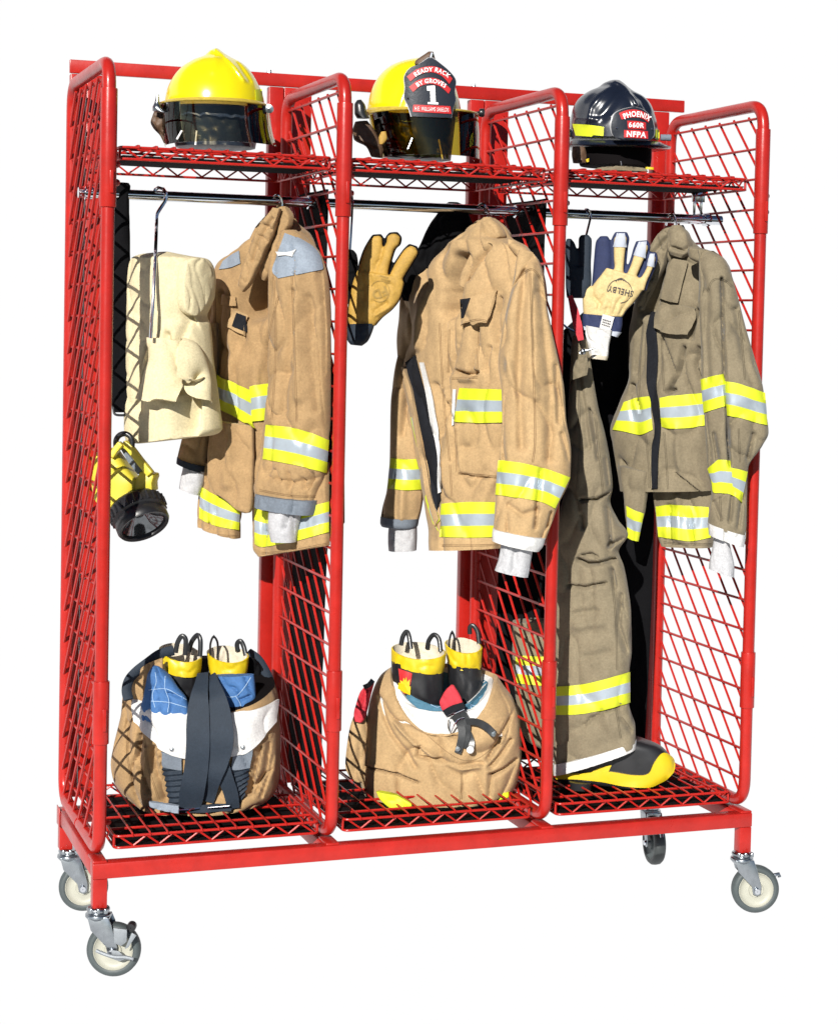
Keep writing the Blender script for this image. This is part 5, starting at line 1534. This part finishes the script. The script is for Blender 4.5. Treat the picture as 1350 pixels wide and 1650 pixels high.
body('hem', 'white_cloth', tr, Loft([(893, 1229, 1024.5, 1193), (892.5, 1239, 1025, 1200), (893, 1247.5, 1024.5, 1207)], Plane(950, 1220, 0.175, 14), 0.068, 0.058, nu=36, nv=8, pw=0.7, amp=0.003, ns=30))
mb = MB()
pq = Plane(945, 565, 0.135, 8)
mb.tube(cr(P3([(934, 569), (942, 565), (950, 563), (960, 560)], pq), 14), [0.006, 0.0055, 0.005, 0.005, 0.0045, 0.004, 0.004, 0.0035, 0.003, 0.003, 0.0025, 0.002, 0.0015, 0.001], 10)
mb.build('suspender_clip', 'zinc', tr)
mb = MB().lathe(pq(939, 566), -HF, [(0.001, 0), (0.007, 0), (0.008, 0.003), (0.005, 0.006), (0.001, 0.007)], n=14)
mb.build('snap', 'zinc', tr)
mb = MB()
strap(mb, [(918, 476, -0.02), (925, 500, -0.01), (931, 525, 0.0), (936, 548, 0.0)], pq, [0.012, 0.02, 0.022, 0.014], 0.004)
mb.build('suspender', 'red_cloth', tr)
mb = MB().tube(cr(P3([(908, 523), (914, 528), (922, 532), (930, 535), (938, 533)], pq), 20), 0.003, 6)
mb.build('clip_wire', 'chrome', tr)

seam(tr, [[(930, 600), (934, 700), (930, 790)], [(960, 680), (966, 740), (972, 800)], [(985, 930), (992, 1000), (994, 1080)], [(992, 1140), (1000, 1190)], [(930, 806), (984, 796)]], [TL], 'stitch_olive')
ft = thing('rubber_boot', 'black and yellow rubber boot standing under the olive trousers', 'boot', at(980, 1268, 0.18))
FT = Loft([(930, 1188, 1030, 1190), (915, 1206, 1062, 1202), (902, 1226, 1074, 1212), (898, 1240, 1081, 1222), (897.5, 1250, 1083, 1232), (900, 1257, 1081, 1243), (930, 1260, 1072, 1254), (970, 1263, 1058, 1262), (1005, 1267, 1045, 1266)],
          Plane(985, 1230, 0.17, 8), 0.048, 0.048, nu=48, nv=30, pw=0.62)
body('boot_upper', 'black_rubber', ft, FT)
sheet('sole_band', 'yellow_plastic', ft, [(897, 1247), (935, 1246), (978, 1243), (1020, 1249), (1044, 1247), (1053, 1230), (1066, 1214), (1079, 1219), (1083, 1224)], [(898, 1255), (935, 1256), (970, 1260), (1000, 1266), (1027, 1269), (1050, 1266.5), (1072, 1255), (1082, 1244), (1084, 1232)], [FT], nu=70, nv=12, off=0.006, th=0.010)
sheet('instep_band', 'yellow_plastic', ft, [(952, 1245), (964, 1238), (985, 1233)], [(966, 1249), (974, 1248), (979, 1246)], [FT], nu=12, nv=4, off=0.005, th=0.006)
body('heel', 'black_rubber', ft, Loft([(918, 1258, 953, 1261), (919, 1271, 953, 1272)], Plane(935, 1265, 0.165, 8), 0.035, 0.035, nu=14, nv=4, pw=0.4))

# ------------------------------------------------------------------ boots standing in the bundled trousers
def boot(label, rim, shaft, pl, dep, loops, group, marks=None, tilt=0.0):
    root = thing('rubber_boot', label, 'boot', pl(shaft[-1][0], shaft[-1][1]), group)
    sh = Loft(shaft, pl, dep, dep, nu=28, nv=30, pw=0.85, amp=0.003, ns=20)
    mb = MB()
    sh.into(mb)
    so_ = mb.build('boot_shaft', 'black_rubber', root, angle=60)
    rl = Loft(rim, pl, dep * 1.06, dep * 1.06, nu=28, nv=10, pw=0.85, cap=False, sagf=0.014, sagb=0.012, vs=3.0, amp=0.004, ns=26)
    ins = [(r[0] + 2.2, r[1] - (0 if i else 0.6), r[2] - 2.2, r[3] - (0 if i else 0.6)) for i, r in enumerate(rim)]
    il = Loft(ins, pl, dep * 0.98, dep * 0.98, nu=28, nv=10, pw=0.85, cap=False, sagf=0.014, sagb=0.012, vs=3.0, amp=0.004, ns=26)
    mb = MB()
    mb.add(rl.V, rl.F)
    nr = 56
    top = np.concatenate([rl.V[:nr], il.V[:nr]])
    mb.add(top, [(i, (i + 1) % nr, nr + (i + 1) % nr, nr + i) for i in range(nr)])
    rb = mb.build('rim_band', 'yellow_plastic', root, angle=60)
    mb = MB()
    mb.add(il.V, il.F)
    b = il.V[-nr:]
    mb.add(np.concatenate([b, [b.mean(0)]]), [(i, (i + 1) % nr, nr) for i in range(nr)])
    lb = mb.build('boot_lining', 'boot_lining', root, angle=60)
    body('size_label', 'white_cloth', lb, Loft([(rim[0][0] + 16, rim[0][1] + 2, rim[0][0] + 34, rim[0][3] - 1), (rim[0][0] + 15, rim[0][1] + 14, rim[0][0] + 34, rim[0][3] + 12)], Plane(rim[0][0] + 24, rim[0][1] + 6, 0.36), 0.002, 0.002, nu=8, nv=4))
    for lp in loops:
        P = cr(P3(lp, pl), 26)
        MB().tube(P, 0.0058, 8, flat=(0.45, HR if abs((P[0] - P[-1]) @ HR) < 0.02 else HF)).build('pull_loop', 'black_plastic', root)
    return root, sh, rl


GB = 'boots standing in the bundled trousers'
p1a, p1b = Plane(290, 1080, 0.275, 4), Plane(368, 1085, 0.275, -4)
boot('black boot with a folded yellow rim, left one of the first bay pair', [(257, 1043, 325, 1060), (259, 1060, 324, 1074), (262, 1074, 322, 1087)],
     [(261, 1072, 322, 1085), (264, 1110, 318, 1120), (270, 1180, 310, 1185)], p1a, 0.042,
     [[(283, 1052, 0.036), (286, 1036, 0.036), (293, 1025, 0.036), (299, 1030, 0.036), (299, 1044, 0.036), (298, 1056, 0.036)], [(304, 1050, -0.01), (309, 1034, -0.005), (318, 1023.5, 0.0), (322.5, 1030, 0.005), (323, 1044, 0.008), (322, 1058, 0.010)]], GB)
boot('black boot with an upright yellow rim, right one of the first bay pair', [(333, 1050, 401, 1058), (335, 1066, 400, 1073), (338, 1084, 397, 1089)],
     [(336, 1082, 398, 1087), (340, 1115, 396, 1120), (346, 1180, 390, 1185)], p1b, 0.042,
     [[(339, 1056, 0.02), (339, 1038, 0.02), (344, 1026, 0.02), (350, 1034, 0.025), (351, 1048, 0.03), (350, 1060, 0.034)], [(383, 1050, -0.03), (382, 1038, -0.03), (387, 1033, -0.028), (392, 1040, -0.026), (396, 1056, -0.02)]], GB)
p2a, p2b = Plane(675, 1080, 0.285, 8), Plane(748, 1070, 0.30, -4)
r2, sh2a, rl2 = boot('black boot with a red flame badge in the middle bay bundle', [(631, 1043, 718, 1054), (631, 1054, 717, 1068), (631, 1064, 714, 1083)],
     [(631, 1062, 714, 1082), (632, 1100, 714, 1112), (638, 1140, 712, 1146), (644, 1190, 706, 1196)], p2a, 0.05,
     [[(646, 1040, 0.02), (649, 1026, 0.02), (655, 1018, 0.02), (659, 1026, 0.026), (662, 1046, 0.034)], [(688, 1046, -0.04), (691, 1032, -0.038), (699, 1023, -0.035), (707, 1030, -0.03), (710, 1050, -0.02)]], GB)
sheet('badge', 'badge_red', r2, [(642.5, 1077), (653, 1081), (664.5, 1085)], [(646, 1112), (653, 1118), (659, 1116)], [sh2a], nu=10, nv=10, off=0.004, th=0.002)
mb = MB()
hh = [sh2a]
poly_on(mb, [(643.5, 1099), (652, 1101.5), (662.5, 1106), (661.5, 1119.5), (651, 1115), (643, 1109)], hh, 0.008)
poly_on(mb, [(647.5, 1102), (647, 1095), (650, 1098), (651.5, 1091), (653.5, 1096), (655.5, 1090), (657, 1098), (660, 1094), (660, 1106)], hh, 0.0075)
mb.build('badge_flame', 'yellow_plastic', r2, smooth=False)
boot('plain black boot at the rear of the middle bay bundle, no badge', [(716, 1037, 777, 1043), (718, 1054, 776, 1060), (722, 1070, 775, 1077)],
     [(720, 1068, 776, 1075), (724, 1105, 778, 1112), (730, 1140, 778, 1144), (736, 1190, 772, 1190)], p2b, 0.042,
     [[(724, 1048, 0.01), (724, 1032, 0.01), (728, 1019, 0.01), (732, 1028, 0.016), (733, 1052, 0.026)], [(757, 1022, -0.036), (757, 1011, -0.036), (762, 1008, -0.034), (769, 1018, -0.03), (772, 1038, -0.024)]], GB)

# ------------------------------------------------------------------ bundled trousers, first bay
GP_ = 'trousers bundled down around boots'
t1 = thing('bundled_trousers', 'tan fire trousers bundled round two boots with wide navy suspenders over the front', 'trousers', at(318, 1300, 0.25), GP_)
pl = Plane(320, 1200, 0.29, 6)
M1 = Loft([(206, 1098, 440, 1110), (203, 1115, 445, 1128), (201, 1140, 446, 1148), (196, 1165, 448, 1172), (188, 1198, 449, 1200), (184, 1225, 449, 1235), (188, 1250, 447, 1262), (205, 1276, 440, 1282), (226, 1293, 425, 1292), (260, 1300, 390, 1298)],
          pl, 0.135, 0.13, nu=70, nv=80, pw=0.72, amp=0.014, ns=9, seed=81, sagf=0.052, sagb=0.05, vs=0.55,
          folds=[([(225, 1180), (222, 1230), (238, 1280)], 5, 0.014), ([(247, 1200), (250, 1240), (262, 1290)], 6, 0.014), ([(418, 1205), (410, 1240), (402, 1280)], 5, 0.018), ([(432, 1200), (428, 1240), (412, 1276)], 5, 0.018), ([(440, 1220), (432, 1250), (420, 1284)], 4, 0.014), ([(205, 1160), (206, 1210)], 5, 0.012), ([(236, 1200), (234, 1250)], 4, -0.008), ([(408, 1270), (425, 1250), (440, 1240)], 3, 0.012)])
mb = MB()
M1.into(mb, 0, top=1)
mb.build('trouser_cloth', ['tan', 'liner'], t1, angle=60)
lo1 = Plane(270, 1110, 0.205, 12)
Q1 = Loft([(247, 1072, 256, 1074), (240, 1086, 274, 1090), (236, 1104, 288, 1110), (232, 1122, 300, 1126), (228, 1140, 304, 1146), (230, 1160, 304, 1164)], lo1, 0.024, 0.02, nu=28, nv=36, pw=0.7, amp=0.006, ns=22, folds=[([(270, 1118), (290, 1124)], 3, 0.008)])
Q2 = Loft([(340, 1089, 409, 1087), (342, 1105, 411, 1104), (348, 1122, 412, 1122), (362, 1142, 410, 1140), (368, 1160, 406, 1158)], Plane(375, 1115, 0.195, 0), 0.024, 0.02, nu=28, nv=36, pw=0.7, amp=0.006, ns=22, folds=[([(388, 1128), (402, 1122)], 3, 0.008)])
qs = []
for Q, segs in ((Q1, [[(250, 1084), (252, 1100), (246, 1120), (250, 1140)], [(266, 1090), (266, 1110), (272, 1130), (270, 1148)], [(240, 1112), (266, 1110), (284, 1118), (300, 1128)], [(244, 1130), (272, 1132), (300, 1140)]]),
                (Q2, [[(344, 1092), (356, 1110), (364, 1122), (380, 1122), (392, 1110), (404, 1092)], [(380, 1122), (388, 1138), (384, 1150)], [(350, 1116), (364, 1136)]])):
    o = body('quilted_lining', 'blue_lining', t1, Q)
    mb = MB()
    for s_ in segs:
        P = []
        for q in cr(s_, 14):
            h = hit(bv(Q), *q)
            if h:
                P.append(h[0] + h[1] * 0.0008)
        if len(P) > 3:
            mb.tube(P, 0.0008, 5)
    mb.build('quilt_stitching', 'quilt_thread', o)
sheet('waist_flap', 'white_cloth', t1, [(216, 1129), (240, 1138), (270, 1147), (306, 1154)], [(219, 1163), (246, 1193), (273, 1213), (306, 1222)], [M1], nu=30, nv=18, off=0.012, th=0.008)
sheet('waist_flap', 'white_cloth', t1, [(366, 1152), (395, 1147), (425, 1138), (444.5, 1127)], [(372, 1219), (397, 1212), (418, 1194), (440, 1163)], [M1], nu=30, nv=18, off=0.012, th=0.008)
mb = MB()
for q in ((278, 1206), (392, 1203)):
    h = hit([M1.bvh], *q)
    mb.lathe(h[0] - FWD * 0.013, -FWD, [(0.0001, 0.004), (0.0045, 0.003), (0.0055, 0.0), (0.0055, -0.002)], n=12)
mb.build('snap', 'zinc', t1)
ps = Plane(335, 1200, 0.125, 0)
mb = MB()
strap(mb, [(327, 1086, -0.075), (325, 1100, -0.045), (321, 1125, -0.015), (319, 1160, 0.002), (319, 1200, 0.010), (316, 1240, 0.006), (310, 1275, -0.006), (304, 1306, -0.024)], ps, [0.026, 0.034, 0.050, 0.055, 0.055, 0.056, 0.058, 0.052], 0.005, n=60)
mb.build('suspender', 'navy_strap', t1)
mb = MB()
strap(mb, [(342, 1090, -0.075), (345, 1103, -0.045), (351, 1125, -0.018), (356, 1160, -0.004), (357, 1195, 0.003), (350, 1225, 0.000), (340, 1252, -0.004), (330, 1290, -0.028)], ps, [0.022, 0.030, 0.046, 0.055, 0.056, 0.054, 0.048, 0.044], 0.005, n=60)
mb.build('suspender', 'navy_strap', t1)
mb = MB()
strap(mb, [(356, 1225, -0.012), (362, 1250, -0.010), (372, 1280, -0.020), (376, 1302, -0.035)], ps, [0.034, 0.036, 0.034, 0.03], 0.004, n=30)
mb.build('suspender', 'navy_strap', t1)
mb = MB()
strap(mb, [(290, 1304, -0.03), (330, 1303, -0.022), (372, 1301, -0.034)], ps, 0.018, 0.006, n=24)
mb.build('suspender', 'navy_strap', t1)
mb = MB().bar(ps(335, 1302, -0.014), ps(370, 1299, -0.018), 0.0022)
mb.tube([ps(289, 1306, -0.026), ps(306, 1305, -0.018), ps(322, 1303, -0.018)], 0.0028, 6)
mb.build('buckle', 'chrome', t1)
rf = lambda u, v: 0.003 * math.sin(v * 46 + u * 5)
sheet('elastic_tape', 'navy_strap', t1, [(265, 1236), (280, 1239), (294, 1241)], [(277, 1300), (290, 1304), (302, 1305)], [M1], nu=8, nv=44, off=0.008, th=0.005, lift=rf)
sheet('elastic_tape', 'cuffgrey', t1, [(263, 1210), (278, 1216), (294, 1220)], [(265, 1236), (280, 1239), (294, 1241)], [M1], nu=8, nv=10, off=0.009, th=0.006)
sheet('elastic_tape', 'navy_strap', t1, [(372, 1240), (388, 1240), (403, 1236)], [(370, 1304), (382, 1302), (390, 1292)], [M1], nu=8, nv=44, off=0.008, th=0.005, lift=rf)
sheet('elastic_tape', 'cuffgrey', t1, [(375, 1217), (390, 1214), (406, 1208)], [(372, 1240), (388, 1240), (403, 1236)], [M1], nu=8, nv=10, off=0.009, th=0.006)
# the black elastic waist standing up behind the boots
mb = MB()
P = [(207, 1128), (204, 1112), (208, 1096), (220, 1082), (238, 1068), (258, 1054), (280, 1048)]
mb.tube(cr(P3([(p[0], p[1], 0.03 - 0.012 * i) for i, p in enumerate(P)], Plane(230, 1090, 0.24, 0)), 40), 0.012, 8, flat=(0.4, (0, 1, 0)))
mb.build('waist_elastic', 'navy_strap', t1)
mb = MB()
P = [(400, 1052), (414, 1062), (424, 1076), (432, 1092), (437, 1108), (440, 1122)]
mb.tube(cr(P3([(p[0], p[1], -0.05 + 0.02 * i) for i, p in enumerate(P)], Plane(420, 1090, 0.30, 0)), 40), 0.012, 8, flat=(0.4, (0, 1, 0)))
mb.build('waist_elastic', 'navy_strap', t1)
body('back_waist', 'tan', t1, Loft([(240, 1068, 262, 1060), (220, 1082, 262, 1080), (208, 1098, 264, 1100), (206, 1116, 262, 1120), (212, 1130, 250, 1136)], Plane(235, 1100, 0.245, 20), 0.008, 0.012, nu=20, nv=24, amp=0.006, ns=30))
body('back_waist', 'black_cloth', t1, Loft([(398, 1058, 412, 1062), (396, 1076, 424, 1078), (396, 1100, 434, 1102), (396, 1130, 438, 1126)], Plane(415, 1095, 0.30, -20), 0.01, 0.012, nu=20, nv=24, amp=0.006, ns=30))
body('trouser_cuff', 'greypatch', t1, Loft([(240, 1292, 288, 1299), (241, 1299, 288, 1306), (258, 1306, 288, 1311)], Plane(264, 1300, 0.150, 8), 0.004, 0.014, nu=16, nv=10, pw=0.6, amp=0.004, ns=30))

seam(t1, [[(232, 1190), (240, 1240), (256, 1288)], [(212, 1150), (205, 1210), (214, 1262)]], [M1], 'stitch_tan')
# ------------------------------------------------------------------ bundled trousers, middle bay
t2 = thing('bundled_trousers', 'pale tan fire trousers bundled round two boots with a red strap over the lip', 'trousers', at(710, 1297, 0.25), GP_)
pl = Plane(710, 1200, 0.285, 4)
KEY = [(630, 1076, 801, 1093), (612, 1090, 810, 1106), (598, 1124, 828, 1132), (591, 1165, 838, 1172), (586, 1208, 840, 1214), (581.5, 1248, 836, 1250), (588, 1274, 824, 1275), (620, 1289, 788, 1288), (670, 1297, 750, 1296)]
M2 = Loft(KEY, pl, 0.14, 0.13, nu=80, nv=90, pw=0.72, amp=0.012, ns=8, seed=91, sagf=0.135, sagb=0.0, vs=0.62, sgp=1.5, dip=0.12,
          folds=[([(612, 1110), (630, 1160), (668, 1235)], 6, 0.012), ([(640, 1130), (668, 1180), (700, 1210)], 7, -0.012), ([(676, 1185), (672, 1212), (690, 1216)], 4, 0.012), ([(585, 1236), (620, 1243), (672, 1262)], 2.5, 0.016), ([(806, 1180), (796, 1200), (786, 1220)], 5, 0.018), ([(822, 1190), (806, 1215), (790, 1235)], 5, 0.016), ([(832, 1225), (812, 1240), (792, 1250)], 4, 0.016), ([(830, 1140), (812, 1165), (804, 1180)], 4, 0.014), ([(745, 1250), (743, 1290)], 1.6, 0.006), ([(790, 1250), (788, 1285)], 5, 0.010), ([(700, 1215), (740, 1232), (775, 1228)], 6, 0.012), ([(720, 1225), (745, 1237), (770, 1232)], 7, -0.012)])
mb = MB()
M2.into(mb, 0)
mb.build('trouser_cloth', ['tan_pale', 'liner'], t2, angle=60)


def inset(rows, d, dy):
    return [(r[0] + d, r[1] + dy, r[2] - d, r[3] + dy) for r in rows]


seam(t2, [[(743, 1245), (744, 1270), (742, 1292)], [(640, 1130), (690, 1185), (745, 1224), (786, 1210), (812, 1160)], [(584, 1238), (625, 1244), (674, 1262)]], [M2], 'stitch_tan')
WL = Loft(inset(KEY[:4], 8, 4), pl, 0.122, 0.11, nu=70, nv=50, pw=0.72, amp=0.008, ns=9, sagf=0.080, vs=0.9, sgp=1.3, seed=5, dip=0.10)
mb = MB()
WL.into(mb, 0, top=1)
mb.build('white_lining', ['white_cloth', 'white_cloth'], t2, angle=60)
QL = Loft(inset(KEY[:4], 15, 10), pl, 0.100, 0.10, nu=70, nv=50, pw=0.72, amp=0.012, ns=14, sagf=0.050, vs=0.9, sgp=1.3, seed=15, dip=0.10)
mb = MB()
QL.into(mb, 0, top=1)
ql = mb.build('quilted_lining', ['teal_lining', 'teal_lining'], t2, angle=60)
mb = MB()
for s_ in ([(746, 1124), (756, 1134), (770, 1138), (784, 1130), (794, 1118)], [(758, 1136), (762, 1150), (776, 1154)], [(694, 1136), (704, 1140), (712, 1138)]):
    P = []
    for q in cr(s_, 14):
        h = hit([QL.bvh], *q)
        if h:
            P.append(h[0] + h[1] * 0.0008)
    if len(P) > 3:
        mb.tube(P, 0.0008, 5)
mb.build('quilt_stitching', 'quilt_thread', ql)
ps = Plane(740, 1150, 0.150, 4)
RS = Loft([(727, 1103.5, 731, 1104), (718, 1112, 735, 1110), (711, 1124, 741, 1120), (708, 1132, 746, 1133), (711, 1142, 747, 1138), (716, 1148.5, 740, 1142)], ps, 0.008, 0.008, nu=18, nv=20, pw=0.5, amp=0.002, ns=30)
body('red_strap', 'red_cloth', t2, RS)
mb = MB()
strap(mb, [(716, 1150, 0.006), (730, 1142, 0.012), (748, 1137, 0.008)], ps, 0.016, 0.005, n=20)
mb.build('strap_keeper', 'black_velcro', t2)
mb = MB()
mb.tube(cr(P3([(722, 1155, 0.014), (734, 1149, 0.018), (748, 1143, 0.014)], ps), 16), 0.0016, 6)
mb.tube(cr(P3([(748, 1157, 0.014), (738, 1160, 0.018), (732, 1168, 0.018), (726, 1180, 0.014), (722, 1172, 0.014), (723, 1160, 0.014)], ps), 26), 0.0016, 6)
mb.build('wire_loop', 'chrome', t2)
for pts, wd in (([(732, 1152, 0.010), (742, 1168, 0.012), (744, 1186, 0.016), (740, 1205, 0.020), (737, 1214, 0.022)], [0.022, 0.02, 0.018, 0.018, 0.016]),
                ([(744, 1148, 0.008), (752, 1165, 0.008), (752, 1190, 0.012), (748, 1206, 0.016)], [0.018, 0.018, 0.016, 0.014]),
                ([(750, 1162, 0.008), (768, 1164, 0.012), (784, 1172, 0.016), (797, 1184, 0.020)], [0.016, 0.017, 0.018, 0.018]),
                ([(752, 1172, 0.004), (760, 1195, 0.010), (757, 1212, 0.018)], [0.012, 0.013, 0.016])):
    mb = MB()
    strap(mb, pts, ps, wd, 0.004, n=30)
    mb.build('suspender_tab', 'black_plastic', t2)
for q, m_ in (((737.5, 1207, 0.027), 'zinc'), ((757.5, 1209, 0.023), 'ink_white'), ((795, 1183, 0.026), 'zinc')):
    MB().lathe(ps(*q), -FWD, [(0.0001, 0.004), (0.006, 0.0035), (0.009 if m_ == 'ink_white' else 0.0065, 0.0), (0.0065, -0.004)], n=16).build('stud', m_, t2)
body('waist_side', 'tan_pale', t2, Loft([(575, 1142, 590, 1140), (564, 1172, 592, 1170), (560, 1200, 594, 1200), (557, 1231, 592, 1231), (562, 1250, 592, 1254), (570, 1258, 592, 1262)], Plane(575, 1200, 0.33, 10), 0.04, 0.04, nu=20, nv=30, amp=0.008, ns=16))
body('side_strap', 'red_cloth', t2, Loft([(590, 1104, 603, 1100), (580, 1116, 598, 1118), (574, 1134, 594, 1136), (570, 1152, 588, 1158), (572, 1162, 584, 1164)], Plane(585, 1130, 0.30, 10), 0.01, 0.012, nu=16, nv=20, amp=0.006, ns=30, folds=[([(588, 1112), (580, 1140)], 3, 0.008)]))
mb = MB()
strap(mb, [(601, 1096, 0.0), (594, 1104, 0.004), (586, 1108, 0.004)], Plane(585, 1130, 0.28, 10), 0.012, 0.005, n=14)
mb.build('side_buckle', 'black_plastic', t2)
BT = Loft([(606, 1276, 640, 1282), (612, 1288, 664, 1298), (620, 1296, 656, 1303), (630, 1304, 648, 1306)], Plane(636, 1292, 0.11, 4), 0.006, 0.02, nu=20, nv=14, pw=0.5, amp=0.002, ns=30)
body('reflective_band', 'lime', t2, BT)
body('reflective_band', 'lime', t2, Loft([(798, 1278, 820, 1276), (782, 1286, 820, 1284), (780, 1292, 800, 1291)], Plane(800, 1284, 0.16, 4), 0.008, 0.02, nu=16, nv=10, pw=0.5, amp=0.002, ns=30))
